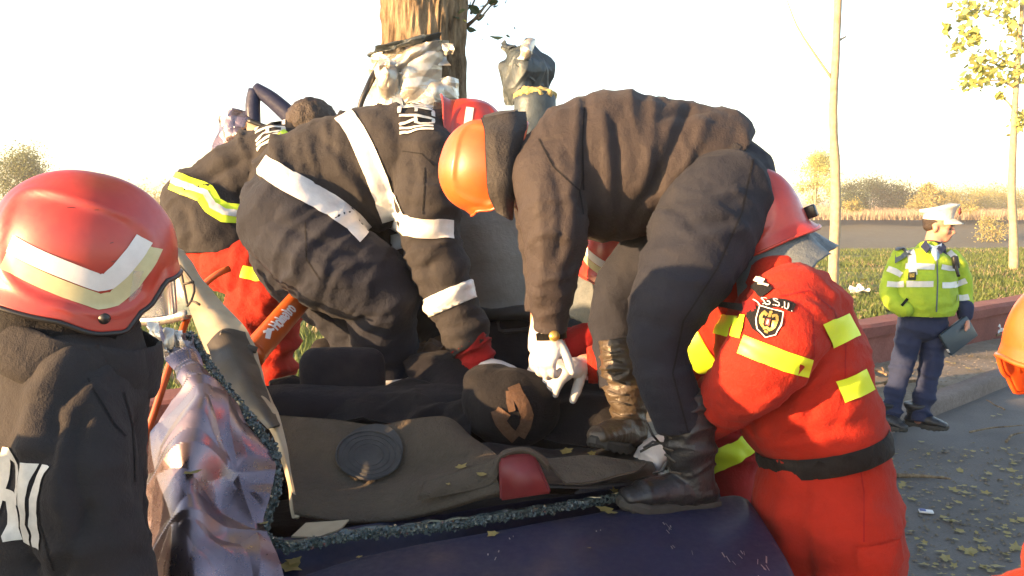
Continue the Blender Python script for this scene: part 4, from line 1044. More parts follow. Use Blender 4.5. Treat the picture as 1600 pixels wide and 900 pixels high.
# ================================================================== PEOPLE
def helmet(parent, c, fwd, up, s=1.0, curtain=None, cur_mat='curtain_dark', cur_len=.13, chev=(True, True), visor=False, knob=True, chev_mats=('chev_white', 'chev_cream'), front=False, cur_seed=1, cur_flare=.45, lamp=False, paint='helmet'):
    fr = frame(fwd, up); c = Vector(c)
    W = lambda x, y, z: c + fr @ Vector((x * s, y * s, z * s))
    a, b, cc = .158, .128, .158
    nphi, nt = 96, 48
    def rimz(ph):      # ph 0 = front
        d = abs((ph + math.pi) % (2 * math.pi) - math.pi) / math.pi * 180
        pts = [(0, .012), (25, .005), (42, -.045), (55, -.088), (70, -.092), (95, -.078), (140, -.072), (180, -.078)]
        for (d0, z0), (d1, z1) in zip(pts, pts[1:]):
            if d <= d1:
                t = (d - d0) / (d1 - d0); t = t * t * (3 - 2 * t); return z0 + (z1 - z0) * t
        return -.078
    V = []; rim = []
    for i in range(nphi):
        ph = 2 * math.pi * i / nphi; zr = rimz(ph)
        te = math.acos(max(-1, min(1, zr / cc))) if zr > 0 else math.pi / 2 + (-zr) / .16
        for j in range(nt):
            th = te * (j / (nt - 1)) ** .92
            if th <= math.pi / 2: rr = math.sin(th) ** .88; z = cc * math.cos(th)
            else: e = th - math.pi / 2; rr = 1 + .02 * e - .0 * e; z = -.16 * e
            x = a * rr * math.cos(ph); y = b * rr * math.sin(ph)
            # brim lip
            k = j / (nt - 1)
            back = max(0, -math.cos(ph)); lip = max(0, (k - .90) / .10)
            n = Vector((math.cos(ph) / a, math.sin(ph) / b, 0)).normalized()
            x += n.x * lip * (.006 + .016 * back); y += n.y * lip * (.006 + .012 * back)
            # raised crest and side panel recess
            crest = math.exp(-(y / .030) ** 2) * max(0, min(1, (z - .035) / .06)) * .007
            q = (abs((x + .0) / .118) ** 3 + abs((z - .035 + x * .12) / .085) ** 3) if abs(y) > .03 else 2
            rec = 1 / (1 + math.exp((q - 1) * 9))
            m = Vector((x / a ** 2, y / b ** 2, max(z, 0) / cc ** 2)).normalized()
            off = crest - .0085 * rec + .0035 * math.exp(-((q - 1.1) / .12) ** 2)
            V.append(W(x + m.x * off, y + m.y * off, z + m.z * off))
        rim.append(ph)
    Fc = []
    for i in range(nphi):
        i2 = (i + 1) % nphi
        for j in range(nt - 1):
            A, B, C_, D = i * nt + j, i2 * nt + j, i2 * nt + j + 1, i * nt + j + 1
            if j == 0: Fc.append((A, C_, D))
            else: Fc.append((A, B, C_, D))
    # inner surface
    k = len(V); inner = [c + (v - c) * .955 for v in V]; V2 = V + inner
    F2 = Fc + [tuple(x + k for x in reversed(f)) for f in Fc]
    for i in range(nphi):
        i2 = (i + 1) % nphi; A, B = i * nt + nt - 1, i2 * nt + nt - 1
        F2.append((A, B, B + k, A + k))
    bm = bmesh.new(); vs = [bm.verts.new(v) for v in V2]
    for f in F2: bm.faces.new([vs[q] for q in f])
    bmesh.ops.remove_doubles(bm, verts=bm.verts, dist=1e-5)
    hm = bmobj('helmet', bm, M[paint], parent)
    bv = bvh_of(hm)
    edge = [V[i * nt + nt - 1] for i in range(nphi)]
    # rubber edging round the rim
    bm = bmesh.new(); loft(bm, [e for e in edge] + [edge[0]], [.0045 * s] * (nphi + 1), None, 8, 1, False, False)
    bmobj('rim_edging', bm, M[paint] if not visor else M['black_plastic'], hm)
    for sg in (1, -1):
        d = fr @ Vector((0, -sg, 0))
        def pw(pts): return [W(x, sg * .2, z) for x, z in pts]
        if chev[0]: strips('reflective_chevron', bv, [(pw([(-.100, .030), (-.06, .020), (.0, .006), (.045, -.006), (.058, -.002), (.073, .018), (.090, .050), (.100, .075)]), .030 * s)], d, M[chev_mats[0]], hm, .0024, 6, .006)
        if chev[1]: strips('reflective_chevron', bv, [(pw([(-.106, .001), (-.06, -.011), (.0, -.026), (.05, -.039), (.071, -.032), (.093, -.002), (.109, .033), (.116, .062)]), .028 * s)], d, M[chev_mats[1]], hm, .0020, 6, .006)
        if knob:
            h = bv.ray_cast(W(.062, sg * .25, -.066), d)
            p = h[0] if h[0] is not None else W(.062, sg * .128, -.066)
            bm = bmesh.new(); bmesh.ops.create_cone(bm, cap_ends=True, segments=24, radius1=.0105 * s, radius2=.0085 * s, depth=.010 * s, matrix=Matrix.Translation(p) @ (-d).to_track_quat('Z', 'Y').to_matrix().to_4x4())
            bmobj('knob', bm, M['black_plastic'], hm)
    if lamp:
        p = W(*lamp); bm = bmesh.new(); box(bm, p, .03, .02, .035, fr, .004); bmobj('lamp_bracket', bm, M['black_plastic'], hm)
    if visor:
        Vv = []; n1, n2 = 24, 8
        for i in range(n1):
            ph = R(-52 + 104 * i / (n1 - 1))
            for j in range(n2):
                t = j / (n2 - 1); z = .020 - .085 * t
                rr = .962 + .11 * t * max(0, math.cos(ph)) ** 6
                Vv.append(W(a * rr * math.cos(ph), b * rr * math.sin(ph), z))
        k = len(Vv); Vi = Vv + [c + (v - c) * .988 for v in Vv]
        fc = []
        for i in range(n1 - 1):
            for j in range(n2 - 1):
                q_ = i * n2 + j; fc.append((q_, q_ + n2, q_ + n2 + 1, q_ + 1)); fc.append((q_ + k + 1, q_ + n2 + 1 + k, q_ + n2 + k, q_ + k))
        mk('visor', Vi, fc, M['clear'], hm)
    if curtain:
        p0, p1 = curtain; Vc = []; n1, n2 = 80, 18
        rs = random.Random(cur_seed); ph_ = rs.random() * 6
        for i in range(n1):
            t = i / (n1 - 1); ph = R(p0 + (p1 - p0) * t); zr = rimz(ph)
            for j in range(n2):
                u = j / (n2 - 1)
                fl = 1 + u * cur_flare * (.75 + .35 * math.sin(ph * 3 + ph_)) + .05 * u * math.sin(ph * 9 + ph_) 
                Vc.append(W(a * .93 * fl * math.cos(ph), b * .93 * fl * math.sin(ph), zr + .012 - u * cur_len * (1 - .12 * math.sin(ph * 2 + ph_))))
        Vn = np.array([list(v) for v in Vc]); 
        ctr = np.array(list(c)); nn = Vn - ctr; nn /= np.linalg.norm(nn, axis=1)[:, None]
        uu = np.tile(np.arange(n2) / (n2 - 1), n1)
        Vn += nn * ((fbm(Vn * 11, cur_seed, 3) - .5) * .05 * uu)[:, None]
        k = len(Vn); V2 = np.concatenate([Vn, Vn - nn * .004]); fc = []
        for i in range(n1 - 1):
            for j in range(n2 - 1):
                q_ = i * n2 + j; fc.append((q_, q_ + n2, q_ + n2 + 1, q_ + 1)); fc.append((q_ + k + 1, q_ + n2 + 1 + k, q_ + n2 + k, q_ + k))
            q_ = i * n2 + n2 - 1; fc.append((q_, q_ + n2, q_ + n2 + k, q_ + k))
        mk('neck_curtain', V2, fc, M[cur_mat], hm)
    return hm

def hand(name, w_, dirf, palm, thumb=1, curl=(.5, .5, .55, .6), mat=None, parent=None, s=1.0, spread=.06, tcurl=.3, voxel=.0036, tdir=None):
    """w_ wrist, dirf finger direction, palm = direction the palm faces, thumb = +1/-1 side"""
    x = Vector(dirf).normalized(); z = -Vector(palm); z = (z - x * z.dot(x)).normalized(); y = z.cross(x) * thumb
    L = lambda a, b, c: Vector(w_) + (x * a + y * b + z * c) * s
    bm = bmesh.new()
    loft(bm, [L(-.04, 0, 0), L(0, 0, 0), L(.045, .002, .002), L(.082, 0, .002)], [(.031 * s, .026 * s), (.031 * s, .024 * s), (.043 * s, .021 * s), (.043 * s, .016 * s)], y, 18, .012)
    for k, (oy, ln) in enumerate(zip((.031, .0105, -.0105, -.030), (.074, .082, .076, .060))):
        p = L(.080 - .006 * (k in (0, 3)), oy, .002); ang = 0; pts = [L(.06, oy * .9, .002), p]
        sp = (1.5 - k) * spread
        for j, f in enumerate((.45, .31, .26)):
            ang += curl[k] * (1.0 if j else .8)
            dv = (x * math.cos(ang) + y * math.sin(sp) * math.cos(ang) - z * math.sin(ang)).normalized()
            p = p + dv * ln * f * s; pts.append(p)
        loft(bm, pts, [.0125 * s, .0122 * s, .0116 * s, .0108 * s, .0085 * s], None, 12, .008)
    td = (x * .62 + y * .75 - z * .25).normalized() if tdir is None else (x * tdir[0] + y * tdir[1] - z * tdir[2]).normalized()
    t0 = L(.018, .022, -.004); t1 = t0 + td * .036 * s; t2 = t1 + (td + x * tcurl - z * tcurl).normalized() * .030 * s; t3 = t2 + (td + x * tcurl * 1.6 - z * tcurl * 1.6).normalized() * .024 * s
    loft(bm, [t0, t1, t2, t3], [.018 * s, .0145 * s, .0130 * s, .0100 * s], None, 12, .008)
    me = blob(bm, voxel, 3)
    V, N = mesh_np(me); V += N * ((fbm(V * 60, 3, 2) - .5) * .0022)[:, None]; set_np(me, V)
    return link(me, name, mat, parent)

def boot(parent, heel, toe_dir, up, shin_dir, h=.24, s=1.0, mat='boot', lace=True, name='boot'):
    """heel = point under the heel on the ground"""
    x = Vector(toe_dir).normalized(); z = Vector(up); z = (z - x * z.dot(x)).normalized(); y = z.cross(x)
    L = lambda a, b, c: Vector(heel) + (x * a + y * b + z * c) * s
    sd = Vector(shin_dir).normalized()
    bm = bmesh.new()
    loft(bm, [L(.01, 0, .055), L(.07, 0, .062), L(.14, 0, .060), L(.20, 0, .052), L(.245, 0, .044)], [(.036, .034), (.042, .044), (.046, .036), (.045, .027), (.036, .018)], y, 20, .015)
    an = L(.045, 0, .07)
    loft(bm, [an - sd * .02, an + sd * .05, an + sd * (.05 + h * .4), an + sd * (.05 + h)], [(.046, .054), (.048, .054), (.060, .066), (.066, .074)], y, 22, .02, True, False)
    me = blob(bm, .0055, 5)
    V, N = mesh_np(me)
    dz = fold_disp(V, [(list(an - sd * .02), list(an + sd * .14), .07, .005, 26), (list(L(.05, 0, .06)), list(L(.2, 0, .05)), .05, .0022, 22)], 5)
    V += N * dz[:, None]; set_np(me, V)
    bt = link(me, name, M[mat], parent)
    # sole with a heel block and tread lugs
    out_ = [(-.035, 0), (-.028, .028), (0, .038), (.07, .036), (.14, .050), (.20, .050), (.245, .036), (.272, .012), (.272, -.012), (.245, -.036), (.20, -.050), (.14, -.048), (.07, -.034), (0, -.038), (-.028, -.028)]
    dn_ = []
    for i in range(len(out_)):
        (x0, y0), (x1, y1) = out_[i], out_[(i + 1) % len(out_)]
        for j in range(6): dn_.append((x0 + (x1 - x0) * j / 6, y0 + (y1 - y0) * j / 6))
    bm = bmesh.new(); r = []
    for lv, (z0, k) in enumerate(((.0, .97), (.010, 1.0), (.026, 1.0), (.034, .96))):
        rr = []
        for q, (px, py) in enumerate(dn_):
            arch = .012 if (.035 < px < .095 and lv == 0) else 0
            lug = .005 if (lv < 2 and (q // 2) % 2) else 0
            zz = z0 + arch + (.012 * max(0, (px - .2) / .07) if px > .2 else 0) + (lug if lv == 0 else 0)
            rr.append(bm.verts.new(L(px * k, py * (k - lug * 1.2), zz)))
        r.append(rr)
    for a_, b_ in zip(r, r[1:]):
        for q in range(len(dn_)): bm.faces.new((a_[q], a_[(q + 1) % len(dn_)], b_[(q + 1) % len(dn_)], b_[q]))
    bm.faces.new(r[-1]); bm.faces.new(list(reversed(r[0])))
    bmobj('sole', bm, M['sole'], bt, False)
    if lace:
        bv = bvh_of(bt)
        for k in range(7):
            t = .045 + k * .030; c0 = an + sd * t + x * .10
            pts = [cast(bv, c0 + y * e, -x, .003) for e in (-.028, 0, .028)]
            pts[1] += sd * .006 * (1 if k % 2 else -1)
            tube('lace', pts, .0032, M['lace'], bt, 6)
    return bt
def shrink(ch, k=.72): return [(c[0], [tuple(x * k for x in r) if isinstance(r, tuple) else r * k for r in c[1]]) + tuple(c[2:]) for c in ch]
def body(parent, chains, hc=None, hf=(1, 0, 0), hu=(0, 0, 1), voxel=.014, neck=None, k=.72, s=1.0, name='body'):
    bm = bmesh.new()
    for ch in shrink(chains, k): loft(bm, ch[0], ch[1], ch[2] if len(ch) > 2 else None, 14)
    if hc is not None:
        fr = frame(hf, hu); hc = Vector(hc); Q = lambda a, b, c: hc + fr @ Vector((a * s, b * s, c * s))
        ell(bm, Q(-.008, 0, .035), .094 * s, .075 * s, .088 * s, fr)
        ell(bm, Q(.022, 0, -.035), .068 * s, .060 * s, .078 * s, fr)
        ell(bm, Q(.052, 0, -.088), .032 * s, .034 * s, .026 * s, fr)      # chin
        ell(bm, Q(.074, 0, .006), .022 * s, .050 * s, .012 * s, fr)       # brow
        ell(bm, Q(.094, 0, -.028), .016 * s, .011 * s, .024 * s, fr)      # nose
        ell(bm, Q(.103, 0, -.042), .012 * s, .015 * s, .010 * s, fr)
        ell(bm, Q(.082, 0, -.066), .012 * s, .024 * s, .006 * s, fr); ell(bm, Q(.080, 0, -.077), .012 * s, .021 * s, .007 * s, fr)
        for sg in (1, -1):
            ell(bm, Q(-.004, sg * .076, -.020), .019 * s, .010 * s, .031 * s, fr)
            ell(bm, Q(.058, sg * .036, -.036), .022 * s, .022 * s, .022 * s, fr)
        if neck is not None: loft(bm, [Q(-.01, 0, -.05), Vector(neck)], [.056 * s, .062 * s], None, 16)
    me = blob(bm, voxel, 4)
    return link(me, name, M['skin'], parent)
def pc(entries, side=None):
    """(px, py, depth, r_px[, r_side_m]) -> chain"""
    pts = [P(*e[:3]) for e in entries]
    rad = []
    for e in entries:
        r = e[3] / F * e[2]; rad.append((e[4], r) if len(e) > 4 else (r, r))
    return (pts, rad, side)
DS = Vector((0, 1, 0))

# ---------------------------------------------------------------- 1. man bending over on the boot
S = Vector((.10, 1, 0)).normalized()
p5 = thing('person', 'firefighter in plain dark overalls standing on the boot lid, bent double, sunlit helmet', 'person', P(1060, 800, 2.2))
torso = pc([(815, 262, 2.45, 42, .10), (845, 268, 2.44, 80, .20), (900, 264, 2.44, 98, .215), (970, 262, 2.44, 108, .205), (1040, 258, 2.44, 98, .195), (1100, 262, 2.43, 92, .19), (1140, 282, 2.42, 78, .18)], S)
armN = pc([(858, 272, 2.30, 54), (866, 340, 2.25, 49), (866, 400, 2.25, 41), (863, 455, 2.27, 32), (861, 510, 2.29, 23), (862, 540, 2.3, 20)])
armF = pc([(850, 285, 2.60, 50), (855, 350, 2.66, 44), (852, 420, 2.66, 33), (846, 478, 2.64, 25), (843, 505, 2.64, 22)])
pelvis = pc([(1090, 300, 2.42, 70, .17), (1124, 288, 2.42, 84, .20), (1142, 318, 2.40, 68, .18)], S)
legN = pc([(1124, 312, 2.30, 82), (1084, 396, 2.20, 77), (1044, 478, 2.13, 60), (1028, 533, 2.12, 46), (1037, 582, 2.12, 42), (1054, 632, 2.13, 42), (1075, 690, 2.14, 41)])
legF = pc([(1115, 312, 2.54, 74), (1040, 385, 2.58, 62), (972, 455, 2.58, 44), (964, 520, 2.55, 38), (972, 590, 2.50, 37), (975, 612, 2.48, 37)])
body(p5, [torso, armN, armF, pelvis, legN, legF], P(775, 268, 2.43), (-.1, .0, -1), (-1, 0, .1), .012, P(820, 262, 2.44))
cr = [([(916, 165), (912, 260), (908, 330)], -.011, 7), ([(905, 170), (898, 240), (890, 300)], .007, 8), ([(1075, 170), (1050, 230), (1012, 300), (985, 350)], -.017, 9), ([(1100, 195), (1075, 250), (1040, 300)], .010, 9),
      ([(960, 200), (968, 290), (962, 370)], -.010, 8), ([(1020, 165), (1015, 230), (1000, 290)], .008, 8), ([(940, 190), (945, 280), (938, 350)], .007, 7), ([(860, 240), (880, 330), (872, 400)], -.009, 7), ([(845, 300), (850, 390), (845, 470)], .007, 7),
      ([(1030, 190), (1060, 180), (1100, 172)], -.008, 7), ([(900, 300), (905, 380), (885, 440)], -.010, 8)]
jk = garment('jacket', [torso, armN, armF], M['navy_sunlit'], p5, .0105, amp=.013, freq=13, seed=11, creases=cr,
             cuts=[(P(861, 516, 2.29), (P(861, 516, 2.29) - P(863, 470, 2.27)), .075), (P(844, 488, 2.64), P(844, 488, 2.64) - P(848, 440, 2.64), .08), (P(1112, 288, 2.42), (P(1135, 300, 2.42) - P(1040, 230, 2.42)), .30, .02)])
cr2 = [([(1045, 320), (1085, 350), (1140, 345)], -.010, 7), ([(1040, 345), (1090, 372), (1160, 360)], .007, 8), ([(1060, 300), (1110, 310), (1150, 300)], .008, 7), ([(1000, 500), (1050, 520), (1090, 510)], -.007, 8), ([(1010, 560), (1050, 575), (1085, 565)], -.006, 7), ([(1000, 420), (1050, 440), (1110, 440)], .005, 9)]
tr = garment('trousers', [pelvis, legN, legF], M['navy_trouser'], p5, .0105, amp=.008, freq=12, seed=12, creases=cr2,
             cuts=[(P(1071, 664, 2.14), P(1075, 690, 2.14) - P(1060, 630, 2.13), .11), (P(974, 604, 2.49), P(974, 610, 2.48) - P(968, 560, 2.5), .10)])
jb = bvh_of(jk); tbv = bvh_of(tr)
VW = lambda x, y: (P(x, y, 2.2) - CAM).normalized()
strips('seam', tbv, [([P(x, y, 2.1) for x, y in ((1180, 240), (1160, 330), (1120, 420), (1068, 500), (1052, 580), (1075, 670))], .004)], VW(1100, 450), M['black_cloth'], tr, .002, 1)
for sm_ in (((914, 160), (910, 220), (912, 300)), ((838, 215), (862, 260), (905, 300), (912, 340))): strips('seam', jb, [([P(x, y, 2.1) for x, y in sm_], .004)], VW(900, 250), M['black_cloth'], jk, .002, 1)
strips('elastic', jb, [([P(x, y, 2.2) for x, y in ((1152, 226), (1138, 245), (1120, 272))], .022)], VW(1140, 250), M['curtain_dark'], jk, .004, 3)
# radio cord and small shoulder badge near the face
strips('arm_badge', jb, [([P(x, y, 2.3) for x, y in ((816, 318), (822, 335), (828, 356))], .014)], (1, .35, 0), M['red_cloth'], jk, .004, 2)
strips('arm_badge', jb, [([P(x, y, 2.3) for x, y in ((814, 340), (819, 352))], .020)], (1, .35, 0), M['gold'], jk, .005, 2)
hm5 = helmet(p5, P(764, 264, 2.43), (-.30, -.05, -1), (-1, -.12, .22), .88, None, paint='helmet_sunlit', chev=(False, False), knob=False)
# its dark neck curtain, stiff, standing behind the rim
cu = grid([[(752, 186, 2.36), (758, 212, 2.30), (759, 255, 2.275), (764, 300, 2.29), (776, 330, 2.32)],
           [(772, 182, 2.36), (778, 212, 2.29), (778, 255, 2.265), (782, 300, 2.28), (788, 338, 2.31)],
           [(798, 176, 2.37), (802, 212, 2.30), (798, 255, 2.275), (796, 300, 2.29), (797, 344, 2.32)],
           [(820, 176, 2.42), (820, 205, 2.36), (814, 250, 2.33), (806, 300, 2.32), (800, 340, 2.33)]])
sheet('neck_curtain', cu, M['curtain_dark'], hm5, 40, 60, .010, 6, 5, .005, smooth=True)
sheet('neck_curtain', grid([[(752, 188, 2.40), (756, 180, 2.5), (762, 190, 2.58)], [(775, 180, 2.42), (782, 172, 2.5), (790, 182, 2.58)], [(802, 174, 2.42), (808, 170, 2.5), (812, 184, 2.58)]]), M['curtain_dark'], hm5, 20, 20, .01, 6, 6, .005, smooth=True)
strips('chin_strap', tbv, [([P(796, 300, 2.36), P(798, 320, 2.36)], .01)], VW(796, 300), M['chev_white'], hm5, .002, 1) if False else tube('chin_strap', [P(790, 285, 2.37), P(796, 300, 2.35), P(800, 312, 2.36), P(808, 322, 2.40)], .010, M['chev_white'], hm5)
# gloved hands, watch
hand('glove', P(862, 524, 2.29), P(846, 572, 2.26) - P(862, 528, 2.29), (.2, .4, -1), 1, (.95, 1.0, 1.05, 1.1), M['glove'], p5, 1.0, tcurl=.4, spread=.0)
hand('glove', P(843, 500, 2.63), P(836, 560, 2.60) - P(844, 505, 2.62), (1, .2, -.4), -1, (.6, .65, .7, .75), M['glove'], p5, 1.08, spread=.02)
bm = bmesh.new(); loft(bm, [P(861, 519, 2.29), P(862, 530, 2.29)], [(.042, .040)] * 2, None, 20, .01, False, False)
bmesh.ops.solidify(bm, geom=bm.faces[:], thickness=.004); bmobj('watch_strap', bm, M['black_plastic'], p5)
bm = bmesh.new(); bmesh.ops.create_cone(bm, cap_ends=True, segments=24, radius1=.015, radius2=.013, depth=.007, matrix=Matrix.Translation(P(866, 525, 2.235)) @ Vector((0, -1, .25)).to_track_quat('Z', 'Y').to_matrix().to_4x4()); bmobj('watch', bm, M['gold'], p5)
# boots
boot(p5, P(1104, 797, 2.17), P(985, 800, 2.13) - P(1104, 797, 2.19), (0, -.02, 1), P(1078, 680, 2.14) - P(1086, 760, 2.15), .20, .93, 'boot')
boot(p5, P(992, 708, 2.47), P(925, 702, 2.26) - P(992, 706, 2.45), (0, .0, 1), P(972, 605, 2.48) - P(980, 680, 2.46), .22, .92, 'boot_brown')

# ---------------------------------------------------------------- 2. man in striped dark turnout suit
S = Vector((-.05, 1, 0)).normalized()
p4 = thing('person', 'firefighter in dark suit with white reflective bands, bent inside the car', 'person', P(600, 700, 3.05))
torso = pc([(712, 222, 3.1, 42, .11), (672, 230, 3.1, 60, .215), (610, 255, 3.1, 88, .225), (545, 275, 3.1, 94, .215), (485, 295, 3.1, 90, .205), (450, 312, 3.1, 76, .20)], S)
armN = pc([(672, 248, 2.94, 50), (668, 320, 2.90, 47), (678, 390, 2.90, 42), (700, 455, 2.88, 37), (725, 515, 2.86, 34), (745, 560, 2.85, 30)])
armF = pc([(650, 262, 3.28, 50), (618, 345, 3.34, 42), (640, 430, 3.32, 38), (680, 510, 3.25, 32), (705, 550, 3.2, 28)])
pelvis = pc([(480, 315, 3.1, 76, .18), (446, 325, 3.1, 70, .2), (440, 345, 3.1, 62, .18)], S)
legN = pc([(455, 345, 2.98, 76), (510, 405, 2.93, 74), (585, 450, 2.93, 62), (600, 510, 2.98, 50), (598, 575, 3.03, 46), (590, 640, 3.06, 44)])
legF = pc([(450, 350, 3.22, 70), (478, 425, 3.2, 58), (535, 490, 3.12, 40), (560, 545, 3.12, 38), (545, 620, 3.14, 38)])
body(p4, [torso, armN, armF, pelvis, legN, legF], P(733, 218, 3.1), (.2, 0, -1), (1, 0, .2), .014, P(705, 222, 3.1))
cr = [([(500, 215), (545, 250), (590, 330)], -.013, 8), ([(470, 250), (520, 290), (580, 340)], -.010, 8), ([(440, 265), (500, 300), (560, 350)], .009, 9), ([(560, 190), (580, 240), (610, 320)], -.008, 7), ([(640, 230), (650, 280), (640, 330)], -.008, 7), ([(690, 390), (670, 420), (680, 450)], -.008, 7), ([(420, 350), (470, 350), (520, 355)], -.007, 7)]
jk4 = garment('jacket', [torso, armN, armF], M['navy'], p4, .0125, amp=.014, freq=12, seed=21, creases=cr,
              cuts=[(P(738, 545, 2.85), P(745, 560, 2.85) - P(720, 505, 2.87), .10), (P(440, 305, 3.1), (P(420, 335, 3.1) - P(520, 262, 3.1)), .34, .02)])
tr4 = garment('trousers', [pelvis, legN, legF], M['navy_trouser'], p4, .0125, amp=.013, freq=12, seed=22,
              creases=[([(430, 345), (500, 380), (560, 400)], -.010, 8), ([(400, 380), (470, 400), (540, 440)], .007, 9), ([(500, 480), (540, 500), (600, 490)], -.010, 7)], extra=None)
ax = (torso[0][-2] - torso[0][2]).normalized()
tsg = (torso[0][-1], torso[0][1])
band('reflective_band', jk4, P(490, 304, 3.1), P(490, 304, 3.1) - P(555, 205, 3.1), .036, .34, M['silver_tape'], jk4, .005, tsg, .30) if False else None
b4 = bvh_of(jk4); b4u = bvh_multi([jk4, tr4]); v4 = (P(500, 300, 3.1) - CAM).normalized()
def arc_band(name, bvh, pxpts, d, wpx, view, mat, parent, off=.006, across=5):
    return strips(name, bvh, [([P(x, y, d) for x, y in pxpts], wpx / F * d)], view, mat, parent, off, across, .012)
arc_band('reflective_band', b4u, [(407, 256), (440, 278), (480, 300), (520, 322), (552, 345), (572, 366)], 2.9, 33, v4, M['silver_tape'], jk4)
arc_band('reflective_band', b4, [(537, 176), (556, 205), (572, 238), (588, 275), (602, 310), (614, 345)], 2.9, 31, v4, M['silver_tape'], jk4)
arc_band('reflective_band', b4, [(627, 353), (640, 355), (665, 358), (690, 360), (718, 361)], 2.7, 31, v4, M['silver_tape'], jk4)
band('reflective_band', jk4, P(704, 466, 2.88), P(728, 520, 2.9) - P(690, 430, 2.9), .031, .14, M['silver_tape'], jk4, .004)
band('reflective_band', jk4, P(625, 380, 3.33), P(640, 430, 3.3) - P(618, 345, 3.3), .03, .15, M['silver_tape'], jk4, .004, (armF[0][0], armF[0][3]), .13)
xd_ = Vector((.08, -.50, -.86)).normalized(); lettering('lettering', b4, 'PIERII', P(626, 231, 2.86) - xd_ * .245, xd_, (1, .05, -.04), .115, .011, M['letter'], jk4, .006, .44)
lb4 = lettering
band('reflective_band', tr4, P(592, 598, 3.04), Vector((0, 0, 1)), .035, .16, M['silver_tape'], tr4, .005, (legN[0][3], legN[0][5]), .16)
helmet(p4, P(728, 216, 3.08), (.12, -.12, -1), (1, .05, .13), .92, (60, 300), 'curtain_dark', .05, chev=(True, False), knob=False, cur_flare=.1)
strips('seam', bvh_of(tr4), [([P(x, y, 2.9) for x, y in ((478, 345), (480, 400), (500, 430))], .004)], v4, M['black_cloth'], tr4, .002, 1)
strips('seam', b4, [([P(x, y, 2.8) for x, y in ((632, 235), (660, 240), (680, 260))], .004), ([P(x, y, 2.8) for x, y in ((664, 262), (662, 300), (660, 335))], .004)], v4, M['black_cloth'], jk4, .002, 1)
bm = bmesh.new(); loft(bm, [P(730, 530, 2.86), P(745, 556, 2.85), P(752, 570, 2.84)], [.062, .058, .048], None, 20, .012)
me = blob(bm, .007, 3); V, N = mesh_np(me); V += N * fold_disp(V, [(list(P(730, 530, 2.86)), list(P(755, 575, 2.85)), .06, .008, 40)], 3)[:, None]; set_np(me, V)
link(me, 'knitted_cuff', M['dark_red_cloth'], p4)
hand('glove', P(756, 570, 2.82), P(800, 580, 2.76) - P(756, 566, 2.82), (0, .2, -1), 1, (.3, .35, .4, .45), M['glove'], p4, 1.05)
hand('glove', P(700, 560, 3.18), (.4, -.2, -.8), (1, 0, 0), -1, (.4, .4, .4, .4), M['glove'], p4, 1.0)
for leg in (legN, legF): boot(p4, leg[0][-1] - Vector((.05, 0, .30)), (1, .1, 0), (0, 0, 1), (0, 0, 1), .2, 1.0, 'boot', False)

# ---------------------------------------------------------------- 3. firefighter behind, red trousers
p2 = thing('person', 'crouching firefighter with bare dark hair, dark jacket over red trousers', 'person', P(400, 640, 3.5))
S = Vector((0, 1, 0))
torso = pc([(468, 212, 3.6, 26, .09), (445, 232, 3.6, 40, .19), (400, 270, 3.6, 58, .21), (345, 318, 3.6, 66, .205), (315, 362, 3.6, 60, .20), (305, 395, 3.6, 56, .19)], S)
armN = pc([(440, 248, 3.45, 40), (432, 310, 3.4, 36), (440, 370, 3.38, 30), (470, 420, 3.36, 24)])
armL = pc([(420, 250, 3.75, 36), (330, 300, 3.75, 30), (330, 380, 3.7, 26)])
skirt = pc([(330, 330, 3.55, 70, .2), (345, 368, 3.5, 70, .21), (360, 395, 3.5, 62, .21)], S)
legN = pc([(315, 392, 3.5, 40), (360, 410, 3.4, 44), (412, 432, 3.36, 38), (408, 470, 3.38, 42), (385, 500, 3.4, 36), (370, 620, 3.45, 30)])
legF = pc([(330, 400, 3.7, 42), (400, 420, 3.75, 40), (440, 450, 3.75, 36), (420, 600, 3.75, 30)])
body(p2, [torso, armN, legN, legF], P(486, 200, 3.62), (.6, .7, -.5), (.55, .1, .8), .016, P(462, 214, 3.6), .72, .82)
jk2 = garment('jacket', [torso, armN, skirt], M['navy'], p2, .014, amp=.016, freq=11, seed=31,
              creases=[([(300, 290), (360, 262), (430, 262)], -.012, 7), ([(310, 310), (370, 290), (430, 285)], .008, 7), ([(330, 280), (380, 250), (430, 240)], -.008, 6), ([(290, 330), (300, 370), (290, 395)], -.012, 8)],
              cuts=[(P(335, 398, 3.5), P(335, 410, 3.5) - P(335, 330, 3.5), .36, .02)])
tr2 = garment('trousers', [legN, legF], M['red_cloth'], p2, .014, amp=.013, freq=14, seed=32)
b2_ = bvh_of(jk2); v2_ = (P(380, 300, 3.5) - CAM).normalized()
for w0, m_ in ((30, 'yellow_tape'), (10, 'silver_tape')):
    arc_band('reflective_band', b2_, [(266, 282), (292, 292), (320, 302), (332, 322), (350, 333), (385, 337)], 3.3, w0, v2_, M[m_], jk2, .006 if w0 > 20 else .009)
arc_band('reflective_band', b2_, [(438, 206), (446, 214), (452, 224)], 3.3, 22, v2_, M['yellow_tape'], jk2)
xd_ = Vector((.30, -.35, -.88)).normalized(); lettering('lettering', b2_, 'IERII', P(410, 262, 3.36) - xd_ * .27, xd_, (.9, .1, .35), .110, .015, M['letter'], jk2, .004, .62)
arc_band('reflective_band', bvh_of(tr2), [(378, 426), (400, 432), (425, 431), (448, 428)], 3.2, 20, v2_, M['yellow_tape'], tr2)
fr = frame((.6, .7, -.5), (.55, .1, .8))
bm = bmesh.new(); ell(bm, P(489, 192, 3.60), .120, .100, .105, fr, 24); me = blob(bm, .008, 2)
V, N = mesh_np(me); V += N * ((fbm(V * 45, 3, 4) - .5) * .02)[:, None]; set_np(me, V); link(me, 'hair', M['hair'], p2)
